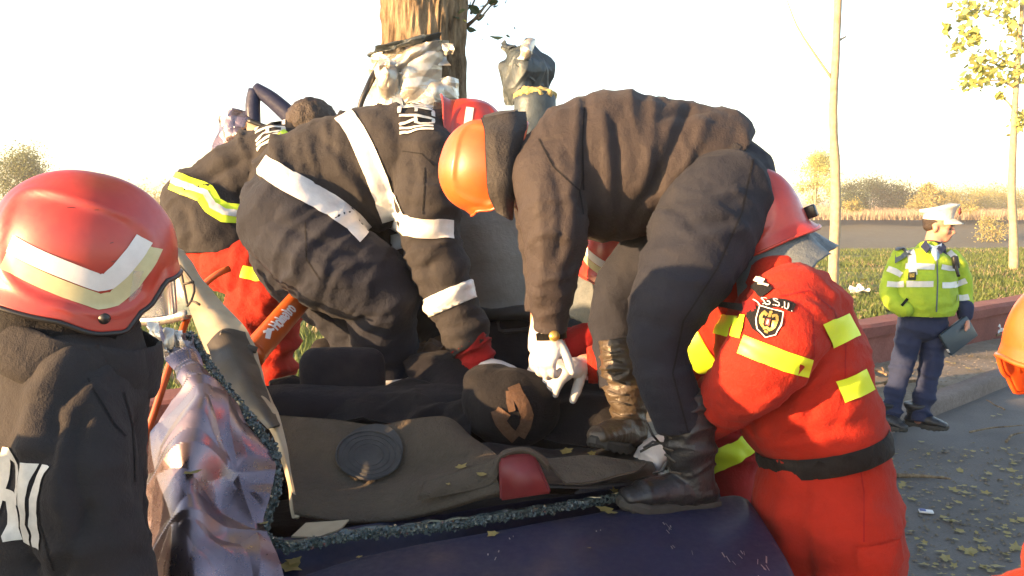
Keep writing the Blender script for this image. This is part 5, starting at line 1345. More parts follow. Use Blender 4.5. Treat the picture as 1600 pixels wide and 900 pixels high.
hand('glove', P(474, 425, 3.34), (.6, 0, -.7), (1, -.5, 0), 1, (.8, .8, .8, .8), M['black_cloth'], p2, 1.05, voxel=.005)
for leg in (legN, legF): boot(p2, Vector((leg[0][-1].x - .05, leg[0][-1].y, .13)), (1, -.2, 0), (0, 0, 1), (0, 0, 1), .45, 1.05, 'boot', False)

# ---------------------------------------------------------------- 4. red-suited rescuer nearest at right
pA = thing('person', 'rescuer in red suit with black belt and arm crest, standing right of the car', 'person', Vector((P(1300, 800, 2.2).x, P(1300, 800, 2.2).y, 0)))
S = Vector((-.25, 1, 0)).normalized()
torso = pc([(1206, 446, 2.24, 40, .10), (1218, 486, 2.22, 80, .205), (1228, 540, 2.22, 102, .215), (1248, 610, 2.2, 106, .205), (1275, 665, 2.2, 94, .185), (1287, 700, 2.2, 86, .17), (1290, 720, 2.2, 84, .165)], S)
armN = pc([(1238, 484, 2.06, 62), (1212, 536, 2.00, 64), (1172, 592, 2.02, 54), (1130, 628, 2.14, 44), (1088, 664, 2.28, 32), (1056, 688, 2.38, 25)])
armF = pc([(1165, 465, 2.42, 50), (1110, 525, 2.46, 46), (1040, 550, 2.52, 34), (960, 568, 2.55, 30), (912, 570, 2.56, 25)])
pelvis = pc([(1286, 715, 2.2, 86, .17), (1288, 770, 2.2, 104, .185), (1296, 840, 2.2, 108, .185)], S)
gA = lambda x, y, z: Vector((x, y, z))
h1 = P(1325, 830, 2.10); h2 = P(1262, 830, 2.34)
legN = ([h1, h1 + gA(.0, -.02, -.22), h1 + gA(-.0, .0, -.45), gA(h1.x + .02, h1.y + .02, .20)], [(.12, .12), (.105, .105), (.085, .085), (.08, .08)], None)
legF = ([h2, h2 + gA(-.03, .02, -.22), h2 + gA(-.05, .04, -.45), gA(h2.x - .05, h2.y + .04, .20)], [(.12, .12), (.105, .105), (.085, .085), (.08, .08)], None)
body(pA, [torso, armN, armF, pelvis, legN, legF], P(1166, 362, 2.34), (-.9, .35, -.4), (-.3, 0, 1), .014, P(1200, 425, 2.26), .72, .93)
cr = [([(1268, 560), (1225, 625), (1175, 665)], -.016, 8), ([(1285, 570), (1245, 640), (1215, 690)], .007, 8), ([(1310, 560), (1280, 620), (1250, 680)], -.006, 8), ([(1230, 470), (1290, 475), (1330, 500)], -.006, 8), ([(1150, 600), (1190, 615), (1230, 590)], -.006, 7), ([(1320, 600), (1318, 640), (1300, 670)], -.005, 7)]
jkA = garment('jacket', [torso, armN, armF], M['red_cloth'], pA, .0105, amp=.012, freq=12, seed=41, creases=cr,
              cuts=[(P(1064, 688, 2.36), P(1056, 692, 2.38) - P(1085, 678, 2.30), .09), (P(918, 570, 2.56), P(912, 570, 2.56) - P(960, 568, 2.55), .08), (P(1286, 712, 2.2), P(1290, 730, 2.2) - P(1265, 640, 2.2), .26, .015)])
trA = garment('trousers', [pelvis, legN, legF], M['red_cloth'], pA, .012, amp=.017, freq=9, seed=42, creases=[([(1260, 740), (1255, 820), (1270, 900)], -.010, 10), ([(1345, 730), (1348, 800), (1335, 880)], -.005, 5), ([(1230, 760), (1225, 820), (1240, 880)], .007, 12), ([(1215, 740), (1235, 780), (1240, 830)], -.007, 8)])
bA = bvh_of(jkA); vA = (P(1250, 560, 2.2) - CAM).normalized()
beltpts = (P(1286, 696, 2.2), P(1300, 730, 2.2) - P(1275, 650, 2.2))
bm = bmesh.new(); bc, bn = P(1284, 700, 2.2), (P(1310, 752, 2.2) - P(1278, 640, 2.2)).normalized()
hw = .026; bs = (S - bn * S.dot(bn)).normalized()
loft(bm, [bc - bn * hw, bc, bc + bn * hw], [(.196, 95 / F * 2.2), (.199, 97 / F * 2.2), (.196, 95 / F * 2.2)], bs, 64, .02, False, False)
bmesh.ops.solidify(bm, geom=bm.faces[:], thickness=-.006)
bo = bmobj('belt', bm, M['belt'], pA); V, N = mesh_np(bo.data); V += N * ((fbm(V * 20, 4, 2) - .5) * .006)[:, None]; set_np(bo.data, V)
arc_band('reflective_band', bA, [(1156, 538), (1190, 551), (1228, 565), (1266, 576)], 1.9, 30, vA, M['yellow_tape'], jkA, .004)
arc_band('reflective_band', bA, [(1290, 528), (1312, 518), (1332, 508)], 2.1, 36, vA, M['yellow_tape'], jkA, .004)
arc_band('reflective_band', bA, [(1309, 610), (1332, 602), (1356, 592)], 2.1, 34, vA, M['yellow_tape'], jkA, .004)
arc_band('reflective_band', bA, [(1108, 500), (1135, 508), (1168, 514)], 2.1, 34, vA, M['yellow_tape'], jkA, .005)
band('reflective_band', jkA, P(1088, 530, 2.47), P(1060, 545, 2.5) - P(1120, 515, 2.45), .036, .14, M['yellow_tape'], jkA, .004, (armF[0][0], armF[0][2]), .14)
# cloth crest and lettering on the sleeve
E0 = P(1201, 504, 1.9); ex = P(1222, 510, 1.9) - P(1182, 498, 1.9); ey = P(1206, 482, 1.9) - P(1196, 527, 1.9)
pxm = 1 / F * 1.9
shield = [(-19, 22), (19, 22), (20, 0), (15, -16), (0, -25), (-15, -16), (-20, 0)]
sc_ = lambda poly, k: [(x * pxm * k, y * pxm * k) for x, y in poly]
cA = patch('arm_crest', bA, E0, ex, ey, sc_(shield, 1.06), M['black_cloth'], jkA, .004, 6)
strips('crest_border', bA, [([E0 + ex.normalized() * (x * pxm) + ey.normalized() * (y * pxm) for x, y in shield + shield[:1]], .0022)], vA, M['chev_white'], cA, .0055, 1)
def emb(polys, mat, wd, off=.006):
    strips('crest_emblem', bA, [([E0 + ex.normalized() * (x * pxm) + ey.normalized() * (y * pxm) for x, y in pl], wd) for pl in polys], vA, mat, cA, off, 2, .004)
emb([[(-4, 10), (-10, 14), (-13, 6), (-11, -4), (-6, -10)], [(4, 10), (10, 14), (13, 6), (11, -4), (6, -10)], [(0, 8), (0, 16), (3, 17)], [(-6, -12), (0, -9), (6, -12)], [(-3, -16), (3, -16)]], M['gold'], .0065)
emb([[(-8, 4), (-8, -4)], [(8, 4), (8, -4)]], M['gold'], .004)
emb([[(0, 5), (0, -5)]], M['red_plastic'], .010, .007); emb([[(0, 3), (0, -3)]], M['chev_white'], .003, .008)
strips('name_tab', bA, [([P(x, y, 1.9) for x, y in ((1192, 478), (1206, 472), (1222, 474), (1240, 482))], .022)], vA, M['black_cloth'], jkA, .003, 3)
for ch, x, y, rot in (('I', 1197, 480, .25), ('.', 1202, 478, .1), ('G', 1205, 478, .0), ('.', 1214, 479, -.1), ('S', 1217, 479, -.15), ('.', 1225, 482, -.3), ('U', 1228, 483, -.35), ('.', 1237, 488, -.4)):
    X = Vector((math.cos(rot), 0, math.sin(rot))); Y = Vector((-math.sin(rot), .1, math.cos(rot)))
    lettering('lettering', bA, ch, P(x, y, 1.9), X, Y, .0135, .0024, M['chev_white'], jkA, .0055, .8, .003)
strips('epaulette', bA, [([P(1178, 434, 2.0), P(1190, 450, 2.0), P(1200, 462, 2.0)], .034)], vA, M['black_cloth'], jkA, .006, 3)
strips('epaulette', bA, [([P(1181, 434, 2.0), P(1196, 442, 2.0)], .014), ([P(1187, 444, 2.0), P(1203, 452, 2.0)], .006)], vA, M['silver_tape'], jkA, .009, 2)
strips('chest_tag', bA, [([P(1160, 486, 2.1), P(1186, 482, 2.1)], .030)], vA, M['dark_red_cloth'], jkA, .004, 3)
strips('seam', bA, [([P(x, y, 2.1) for x, y in ((1222, 470), (1262, 462), (1300, 490), (1318, 540), (1316, 600))], .0035), ([P(x, y, 2.1) for x, y in ((1215, 480), (1240, 478), (1268, 500), (1270, 560))], .003)], vA, M['dark_red_cloth'], jkA, .0015, 1)
tA = bvh_of(trA)
strips('seam', tA, [([P(x, y, 2.1) for x, y in ((1338, 712), (1346, 760), (1344, 830))], .0035)], vA, M['dark_red_cloth'], trA, .0015, 1)
pk = patch('pocket_flap', tA, P(1364, 868, 2.0), (1, .3, 0), (.0, 0, 1), [(-.062, .030), (.05, .045), (.06, -.01), (.0, -.035), (-.05, -.03)], M['red_cloth'], trA, .010, 4)
helmet(pA, P(1170, 350, 2.34), (-.75, .55, -.35), (-.30, .02, 1), .96, (75, 285), 'curtain_grey', .10, chev=(False, False), knob=False, cur_flare=.72, cur_seed=4, lamp=(-.165, -.045, -.03))
hand('glove', P(1058, 686, 2.37), P(1020, 712, 2.34) - P(1058, 688, 2.37), (-.2, .1, -1), -1, (.75, .8, .85, .9), M['glove'], pA, 1.2, spread=.02)
hand('glove', P(906, 572, 2.54), P(866, 580, 2.46) - P(906, 572, 2.54), (-.1, .3, -1), 1, (.55, .75, .8, .85), M['glove'], pA, 1.12, tdir=(.6, .5, .6), tcurl=.2, spread=.04)
for q_ in (legN, legF): boot(pA, Vector((q_[0][-1].x + .05, q_[0][-1].y, .0)), (-.85, .4, 0), (0, 0, 1), (0, 0, 1), .25, 1.05, 'boot', False)
for k, pts in enumerate(([(1005, 700), (1020, 690), (1040, 695), (1046, 715), (1036, 735), (1020, 740)], [(1000, 706), (1018, 696), (1044, 692), (1052, 712), (1040, 734)], [(1010, 660), (1020, 680), (1030, 692)])):
    tube('cable', [P(x, y, 2.16 + .01 * k) for x, y in pts], .0035, M['black_plastic'], car, 6)

# ---------------------------------------------------------------- 5. second red rescuer, behind the standing legs
pB = thing('person', 'rescuer in red mostly hidden behind the legs of the bent man', 'person', Vector((P(1140, 700, 2.95).x, P(1140, 700, 2.95).y, 0)))
S = Vector((-.1, 1, 0)).normalized()
torso = pc([(985, 452, 2.9, 38, .10), (1015, 478, 2.9, 62, .19), (1065, 530, 2.9, 76, .2), (1110, 600, 2.9, 76, .19), (1138, 660, 2.9, 68, .175), (1146, 690, 2.9, 62, .17)], S)
armN = pc([(1010, 492, 2.78, 38), (970, 520, 2.74, 30), (935, 525, 2.72, 26), (890, 542, 2.7, 22), (876, 548, 2.7, 20)])
armF = pc([(1010, 480, 3.08, 38), (960, 520, 3.1, 30), (900, 535, 3.0, 24)])
h1 = P(1140, 690, 2.82); h2 = P(1150, 690, 3.1)
legN = ([h1, h1 + gA(-.01, 0, -.3), gA(h1.x + .02, h1.y, .2)], [(.10, .10), (.085, .085), (.07, .07)], None)
legF = ([h2, h2 + gA(.02, 0, -.3), gA(h2.x + .05, h2.y, .2)], [(.10, .10), (.085, .085), (.07, .07)], None)
body(pB, [torso, armN, armF, legN, legF], P(958, 415, 2.9), (-.6, -.5, -.6), (-.6, 0, .8), .016, P(985, 450, 2.9))
jkB = garment('jacket', [torso, armN, armF], M['dark_red_cloth'], pB, .012, amp=.012, freq=12, seed=51, cuts=[(P(884, 545, 2.7), P(876, 548, 2.7) - P(920, 532, 2.71), .08), (P(1146, 700, 2.9), P(1150, 715, 2.9) - P(1125, 630, 2.9), .24, .015)])
trB = garment('trousers', [legN, legF, pc([(1142, 690, 2.95, 38, .14), (1148, 720, 2.95, 46, .15)], S)], M['dark_red_cloth'], pB, .013, amp=.010, freq=11, seed=52)
arc_band('reflective_band', bvh_multi([jkB, trB]), [(1108, 728), (1130, 716), (1155, 702), (1180, 686), (1200, 672)], 2.75, 29, (P(1150, 700, 2.7) - CAM).normalized(), M['yellow_tape'], jkB, .01)
helmet(pB, P(966, 402, 2.86), (.5, -.62, -.15), (.05, -.2, 1), .88, (190, 310), 'curtain_grey', .17, chev=(True, True), knob=False, cur_flare=.5, cur_seed=8)
sheet('neck_curtain', grid([[(905, 376, 3.0), (922, 376, 2.95), (938, 380, 2.95)], [(900, 430, 2.98), (925, 430, 2.9), (950, 430, 2.95)], [(896, 480, 2.98), (925, 484, 2.9), (965, 490, 2.95)]]), mat_cloth('blue_grey_cloth', (.06, .08, .10), rough=.5), pB.children[-1] if False else [c for c in pB.children if c.name.startswith('helmet')][0], 30, 30, .02, 6, 5, .005, smooth=True)
hand('glove', P(876, 548, 2.70), (-.8, -.1, -.4), (0, .2, -1), 1, (.6, .6, .6, .6), M['glove'], pB, 1.0)
hand('glove', P(892, 536, 3.0), (-.8, -.1, -.4), (0, .2, -1), -1, (.6, .6, .6, .6), M['glove'], pB, 1.0)
for q_ in (legN, legF): boot(pB, Vector((q_[0][-1].x + .05, q_[0][-1].y, .0)), (-.95, .1, 0), (0, 0, 1), (0, 0, 1), .25, 1.0, 'boot', False)

# ---------------------------------------------------------------- 6. firefighter in the left foreground
p1 = thing('person', 'firefighter in the left foreground seen from behind, red helmet with white and cream chevron', 'person', Vector((P(80, 700, 1.46).x, P(80, 700, 1.46).y, 0)))
S = Vector((.5, -.87, 0)).normalized()
torso = pc([(128, 530, 1.48, 80, .12), (118, 575, 1.48, 104, .19), (92, 660, 1.50, 118, .22), (80, 800, 1.50, 120, .23), (82, 920, 1.50, 126, .24), (84, 1040, 1.5, 128, .24)], S)
armN = pc([(118, 604, 1.38, 66), (122, 700, 1.34, 80), (130, 790, 1.32, 80), (158, 880, 1.33, 66), (205, 960, 1.34, 48)])
armF = pc([(142, 600, 1.66, 62), (156, 700, 1.72, 62), (166, 830, 1.74, 56), (180, 920, 1.7, 50)])
h1 = torso[0][-1] + S * .1; h2 = torso[0][-1] - S * .1
legN = ([h1 + gA(0, 0, .05), h1 + gA(.02, 0, -.3), gA(h1.x, h1.y, .2)], [(.12, .12), (.09, .09), (.08, .08)], None)
legF = ([h2 + gA(0, 0, .05), h2 + gA(.02, 0, -.3), gA(h2.x, h2.y, .2)], [(.12, .12), (.09, .09), (.08, .08)], None)
body(p1, [torso, armN, armF, legN, legF], P(140, 430, 1.48), (.87, .48, -.15), (.12, .0, 1), .014, P(125, 540, 1.48))
cr = [([(150, 570), (90, 640), (80, 720)], -.012, 12), ([(110, 560), (60, 620), (40, 700)], .010, 14), ([(130, 650), (110, 720), (130, 790)], -.012, 14), ([(60, 720), (50, 800), (60, 880)], -.011, 12), ([(100, 700), (95, 790), (120, 860)], .010, 14), ([(140, 800), (120, 840), (100, 900)], -.012, 12), ([(170, 600), (205, 680), (215, 780)], -.007, 12)]
jk1 = garment('jacket', [torso, armN, armF, pc([(118, 520, 1.48, 84, .125), (118, 560, 1.48, 96, .14)], S)], M['navy'], p1, .0085, amp=.011, freq=11, seed=61, creases=cr, smooth=26)
tr1 = garment('trousers', [legN, legF], M['navy_trouser'], p1, .016, amp=.01, freq=10, seed=62)
b1_ = bvh_of(jk1); v1_ = (P(100, 700, 1.3) - CAM).normalized()
# stand-up collar
bm = bmesh.new(); loft(bm, [P(108, 574, 1.48), P(120, 540, 1.48), P(130, 508, 1.48)], [(.165, .150), (.162, .145), (.150, .130)], S, 48, .012, False, False)
bmesh.ops.solidify(bm, geom=bm.faces[:], thickness=.008)
co = bmobj('collar', bm, M['navy'], p1); V, N = mesh_np(co.data); V += N * ((fbm(V * 13, 8, 3) - .5) * .03)[:, None]; set_np(co.data, V)
strips('seam', b1_, [([P(x, y, 1.2) for x, y in ((142, 580), (150, 600), (186, 660), (206, 680))], .003), ([P(x, y, 1.2) for x, y in ((206, 600), (222, 660), (224, 760))], .003), ([P(x, y, 1.2) for x, y in ((56, 750), (60, 820), (84, 900))], .0025)], v1_, M['black_cloth'], jk1, .0015, 1)
tp1 = torso[0][2]; lettering('lettering', b1_, 'POMPIERII', Vector((tp1.x, tp1.y, 1.26)) - Vector((.87, .5, 0)) * .2 - S * .13, S + Vector((0, 0, -.06)), (.06, 0, 1), .125, .018, M['letter'], jk1, .003, .47, .008)
helmet(p1, P(131, 410, 1.45), (.93, .30, -.20), (.18, -.06, 1), .96, (55, 305), 'black_cloth', .075, visor=True, cur_flare=.06, cur_seed=3)
h1m = [c for c in p1.children if c.name.startswith('helmet')][0]; hb_ = bvh_of(h1m); rs = random.Random(2); pl = []
for k in range(14):
    x, y, a_ = rs.uniform(40, 230), rs.uniform(290, 470), rs.uniform(-.6, .6); l_ = rs.uniform(3, 14)
    pl.append(([P(x, y, 1.2), P(x + math.cos(a_) * l_, y + math.sin(a_) * l_, 1.2)], rs.uniform(.0004, .0012)))
tag(strips('scuff', hb_, pl, (P(130, 400, 1.4) - CAM), M['black_plastic'], h1m, .0007, 1, .004), kind='stuff')
hand('glove', P(222, 960, 1.3), (.5, .3, -.6), (0, .5, -1), 1, (.5, .5, .5, .5), M['glove'], p1, 1.05)
for q_ in (legN, legF): boot(p1, Vector((q_[0][-1].x - .06, q_[0][-1].y, .0)), (.87, .5, 0), (0, 0, 1), (0, 0, 1), .25, 1.0, 'boot', False)

# ---------------------------------------------------------------- 7. helmeted figure cut by the right edge
p9 = thing('person', 'red-sleeved rescuer with a sun-tinted red helmet, cut off by the right edge of the photo', 'person', Vector((P(1740, 700, 1.45).x, P(1740, 700, 1.45).y, 0)))
S = Vector((0, 1, 0))
torso = pc([(1745, 680, 1.45, 60, .10), (1765, 750, 1.45, 100, .2), (1785, 850, 1.45, 120, .22), (1790, 1000, 1.45, 120, .21)], S)
armN = pc([(1770, 730, 1.28, 66), (1740, 850, 1.24, 60), (1660, 925, 1.26, 52), (1570, 945, 1.32, 40), (1545, 960, 1.36, 34)])
armF = pc([(1770, 740, 1.62, 62), (1740, 850, 1.62, 54), (1700, 950, 1.6, 44)])
h1 = torso[0][-1] + gA(0, -.1, 0); h2 = torso[0][-1] + gA(0, .1, 0)
legN = ([h1 + gA(0, 0, .05), h1 + gA(-.02, 0, -.3), gA(h1.x, h1.y, .2)], [(.12, .12), (.09, .09), (.08, .08)], None)
legF = ([h2 + gA(0, 0, .05), h2 + gA(-.02, 0, -.3), gA(h2.x, h2.y, .2)], [(.12, .12), (.09, .09), (.08, .08)], None)
body(p9, [torso, armN, armF, legN, legF], P(1715, 600, 1.45), (-.97, .1, -.2), (0, 0, 1), .016, P(1740, 680, 1.45))
jk9 = garment('jacket', [torso, armN, armF], M['red_cloth'], p9, .014, amp=.011, freq=12, seed=71)
garment('trousers', [legN, legF], M['red_cloth'], p9, .016, amp=.01, freq=10, seed=72)
helmet(p9, P(1720, 554, 1.45), (-.98, .12, -.12), (-.08, .0, 1), .98, (80, 280), 'curtain_grey', .10, visor=False, paint='helmet_sunlit', chev=(True, False), cur_flare=.3)
hand('glove', P(1532, 962, 1.38), (-1, .2, -.3), (0, .5, -1), 1, (.5, .5, .5, .5), M['glove'], p9, 1.05)
for q_ in (legN, legF): boot(p9, Vector((q_[0][-1].x + .06, q_[0][-1].y, .0)), (-1, 0, 0), (0, 0, 1), (0, 0, 1), .25, 1.0, 'boot', False)

# ---------------------------------------------------------------- 8. police officer on the pavement
D = 7.0
base = G(1415, 668, .12); D = (base - CAM).dot(FWD)
pp = thing('person', 'police officer in yellow-green high-visibility jacket and white peaked cap on the pavement', 'person', base)
k = D / 7.0
torso = ([P(1452, 392, D), P(1449, 405, D), P(1447, 430, D - .02), P(1446, 460, D - .04), P(1444, 485, D - .02), P(1443, 494, D)], [(.09, .09), (.20, .115), (.215, .14), (.215, .155), (.205, .15), (.195, .145)], Vector((1, .25, 0)))
S = Vector((1, .25, 0)).normalized()
armR = pc([(1411, 402, D, 13), (1397, 425, D - .02, 13), (1389, 452, D - .03, 12), (1394, 470, D - .08, 11), (1412, 484, D - .14, 10)])
armL = pc([(1486, 402, D, 13), (1500, 425, D, 12.5), (1506, 450, D, 11.5), (1508, 475, D - .03, 9.5), (1508, 488, D - .05, 8.5)])
pelvis = ([P(1443, 486, D), P(1441, 505, D)], [(.185, .13), (.18, .125)], S)
legR = pc([(1424, 505, D, 18), (1412, 560, D, 16), (1399, 610, D, 14), (1391, 655, D, 13)])
legL = pc([(1460, 505, D, 18), (1456, 560, D, 16), (1446, 610, D, 14), (1436, 653, D - .03, 13)])
hf, hu = Vector((.80, -.60, -.06)), Vector((0, 0, 1)); hc = P(1466, 352, D); fr = frame(hf, hu)
hd = hand
body(pp, [torso, pelvis, legR, legL], hc, hf, hu, .009, P(1455, 396, D), .8, 1.05)
jp = garment('jacket', [torso, armR, armL], M['hivis'], pp, .011, amp=.016, freq=9, seed=81, cuts=[(P(1508, 484, D - .05), Vector((0, 0, -1)), .10), (P(1443, 490, D), Vector((0, 0, -1)), .26, .02)])
tp_ = garment('trousers', [pelvis, legR, legL], M['police_navy'], pp, .011, amp=.014, freq=8, seed=82, cuts=[(P(1391, 658, D), Vector((0, 0, -1)), .12), (P(1436, 656, D - .03), Vector((0, 0, -1)), .12)])
bp = bvh_of(jp); vp = (P(1445, 440, D) - CAM).normalized()
def pb(pts, w_, off=.006, nm='reflective_band', m_='silver_tape'): return strips(nm, bp, [([P(x, y, D - .3) for x, y in pts], w_ / F * D)], vp, M[m_], jp, off, 3, .02)
pb([(1416, 444), (1440, 444), (1458, 444)], 9); pb([(1472, 446), (1485, 446), (1496, 444)], 9)
pb([(1414, 415), (1440, 416), (1460, 417)], 9); pb([(1471, 417), (1484, 419), (1497, 419)], 8)
pb([(1420, 384), (1424, 400), (1425, 414), (1427, 430)], 11)
pb([(1484, 392), (1492, 400), (1496, 412)], 9)
pb([(1384, 444), (1398, 445), (1412, 444)], 9); pb([(1385, 419), (1396, 423), (1408, 430)], 9)
pb([(1490, 446), (1500, 443), (1512, 438)], 9); pb([(1496, 466), (1507, 467), (1516, 465)], 9)
pb([(1464, 400), (1465, 440), (1463, 488)], 2, .004, 'zip', 'curtain_grey')
pb([(1408, 479), (1418, 467)], 4, .006, 'pocket_opening', 'black_cloth')
pb([(1425, 426), (1425, 438)], 10, .010, 'badge_wallet', 'black_plastic'); pb([(1425, 428), (1425, 435)], 6, .014, 'badge', 'gold')
tube('radio_cable', [P(1491, 400, D - .13), P(1494, 418, D - .16), P(1498, 432, D - .16)], .012, M['black_plastic'], pp, 8)
bm = bmesh.new(); box(bm, P(1493, 410, D - .15), .04, .035, .09, frame((1, 0, .2), (0, 0, 1)), .008); bmobj('radio', bm, M['black_plastic'], pp)
bm = bmesh.new(); loft(bm, [P(1455, 399, D), P(1456, 392, D), P(1458, 382, D + .01)], [(.115, .10), (.10, .09), (.078, .078)], S, 28, .01, False, False); bmesh.ops.solidify(bm, geom=bm.faces[:], thickness=.012)
bmobj('collar', bm, M['police_navy'], pp)
sheet('shirt', grid([[(1446, 378, D - .10), (1459, 384, D - .13), (1472, 380, D - .10)], [(1452, 388, D - .125), (1462, 394, D - .15), (1470, 390, D - .125)], [(1459, 404, D - .14), (1463, 408, D - .15), (1467, 404, D - .14)]]), M['shirt'], pp, 12, 12, .004, 8, 3, .006)
for sg in (-1, 1):
    a0 = P(1459 + sg * 12, 377 + sg, D - .085); a1 = P(1459 + sg * 20, 386, D - .10); a2 = P(1460 + sg * 12, 396, D - .15); a3 = P(1459 + sg * 5, 388, D - .14)
    sheet('collar_wing', [[a0, a1], [a3, a2]], M['police_navy'], pp, 8, 8, .003, 9, 4, .012)
pb([(1398, 388), (1410, 384), (1420, 380)], 7, .012, 'epaulette', 'curtain_grey')
# cap
Q = lambda a, b, c: hc + fr @ Vector((a, b, c))
bm = bmesh.new(); n = 40
lv = [(.100, .086, .040, 0), (.102, .088, .080, 0), (.114, .102, .108, .0), (.132, .120, .126, .0), (.128, .116, .136, 0), (.07, .06, .141, 0)]
rg = []
for a_, b_, z_, _ in lv:
    rg.append([bm.verts.new(Q(a_ * math.cos(t) - .005, b_ * math.sin(t), z_ + (.028 * math.cos(t) if z_ > .1 else 0) - (.004 if z_ > .1 else 0))) for t in [2 * math.pi * i / n for i in range(n)]])
for a_, b_ in zip(rg, rg[1:]):
    for i in range(n): bm.faces.new((a_[i], a_[(i + 1) % n], b_[(i + 1) % n], b_[i]))
bm.faces.new(rg[-1])
cap = bmobj('cap', bm, M['cap_white'], pp)
V, Fc = [], []
for j in range(6):
    for i in range(15):
        t = R(-62 + 124 * i / 14); e = j / 5
        V.append(Q((.098 + .062 * e * math.cos(t * 1.35)) * math.cos(t), .09 * math.sin(t) * (1 + .05 * e), .045 - .030 * e + .004 * math.cos(t * 3)))
Fc = [(j * 15 + i, j * 15 + i + 1, (j + 1) * 15 + i + 1, (j + 1) * 15 + i) for j in range(5) for i in range(14)]
pk_ = mk('cap_peak', V, Fc, M['cap_white'], cap); sm = pk_.modifiers.new('s', 'SOLIDIFY'); sm.thickness = .006
bm = bmesh.new(); ell(bm, Q(.128, 0, .108), .010, .020, .026, fr); bmobj('cap_badge', bm, M['red_plastic'], cap)
bm = bmesh.new(); ell(bm, Q(.136, 0, .110), .006, .010, .014, fr); bmobj('cap_badge', bm, M['gold'], cap)
bm = bmesh.new(); ell(bm, Q(-.022, 0, .028), .088, .082, .055, fr); ell(bm, Q(-.045, 0, -.008), .058, .074, .045, fr); me = blob(bm, .008, 3); link(me, 'hair', M['hair'], pp)
for sg in (1, -1):
    bm = bmesh.new(); ell(bm, Q(.084, sg * .033, -.018), .010, .014, .008, fr, 12); bmobj('eye', bm, M['eye'], pp)
    bm = bmesh.new(); ell(bm, Q(.092, sg * .034, .004), .008, .022, .005, fr, 12); bmobj('eyebrow', bm, M['hair'], pp)
bm = bmesh.new(); loft(bm, [P(1508, 480, D - .05), P(1508, 492, D - .05)], [.058, .052], None, 16); bmobj('cuff', bm, M['police_navy'], pp)
hand('hand', P(1508, 496, D - .05), (0, -.1, -1), (-1, 0, 0), -1, (.5, .5, .55, .6), M['skin'], pp, 1.1, voxel=.006)
bm = bmesh.new(); box(bm, P(1497, 524, D - .10), .26, .03, .17, frame((1, .3, .62), (-.6, 0, 1)), .006)
fo = bmobj('document_folder', bm, M['folder']); tag(fo, 'dark folder with pale edge held low in the police officer\'s hand', 'folder')
bm = bmesh.new(); box(bm, P(1500, 534, D - .10), .24, .022, .03, frame((1, .3, .62), (-.6, 0, 1)), .003); bmobj('paper_edge', bm, M['litter'], fo)
for lg in (legR, legL):
    e = lg[0][-1]; boot(pp, Vector((e.x - .05, e.y + .06, base.z + .005)), (.75, -.65, 0) if lg is legL else (.25, -.9, 0), (0, 0, 1), (0, 0, 1), .05, 1.0, 'boot', False, 'shoe')

# ================================================================== SMALL THINGS
ram = thing('rescue_ram', 'orange hydraulic rescue ram lying slanted beside the red trousers', 'rescue tool', P(430, 505, 2.8))
a, b = P(500, 432, 3.16), P(392, 556, 2.66)
bm = bmesh.new(); loft(bm, [a, a.lerp(b, .5), b], [.043, .043, .043], None, 28, .03, True, False)
rb_ = bmobj('ram_body', bm, M['orange'], ram)
ax_ = (b - a).normalized()
bm = bmesh.new(); loft(bm, [b - ax_ * .01, b + ax_ * .012], [.046, .046], None, 28, .03, True, False); bmobj('ram_collar', bm, M['orange'], ram)
bm = bmesh.new(); loft(bm, [b, b + ax_ * .12], [.021, .021], None, 20, .03, True, False); bmobj('piston', bm, M['steel'], ram)
bm = bmesh.new(); box(bm, b + ax_ * .13, .03, .07, .07, frame(ax_, (0, 0, 1)), .008); bmobj('ram_foot', bm, M['steel'], ram)
bm = bmesh.new(); loft(bm, [a, a - ax_ * .05, a - ax_ * .08], [.03, .028, .02], None, 20, .03); bmobj('ram_valve', bm, M['black_plastic'], ram)
rbv = bvh_of(rb_); vr = (P(440, 500, 2.8) - CAM).normalized()
u_ = (a - b).normalized(); n_ = vr.cross(u_).normalized(); n_ = -n_ if n_.z < 0 else n_
n_ = -n_ if u_.cross(n_).dot(vr) > 0 else n_
lettering('lettering', rbv, 'Holmatro', b.lerp(a, .36) - n_ * .012 - vr * .1, u_, n_, .036, .008, M['chev_white'], rb_, .0015, .72, .004)
strips('logo', rbv, [([b.lerp(a, .20) - vr * .1 - n_ * .004, b.lerp(a, .28) - vr * .1 + n_ * .012], .016), ([b.lerp(a, .22) - vr * .1 + n_ * .02, b.lerp(a, .30) - vr * .1], .008)], vr, M['chev_white'], rb_, .0015, 2, .005)
hs = tube('hydraulic_hose', [P(358, 420, 3.05), P(340, 428, 3.02), P(318, 446, 3.0), P(303, 470, 2.96), P(292, 498, 2.92), P(280, 530, 2.86), P(262, 580, 2.8), P(243, 640, 2.75), P(226, 690, 2.72), P(215, 740, 2.7), P(230, 800, 2.75)], .0125, M['orange'])
tag(hs, 'thin orange hose arching down beside the torn pillar trim', 'hose')

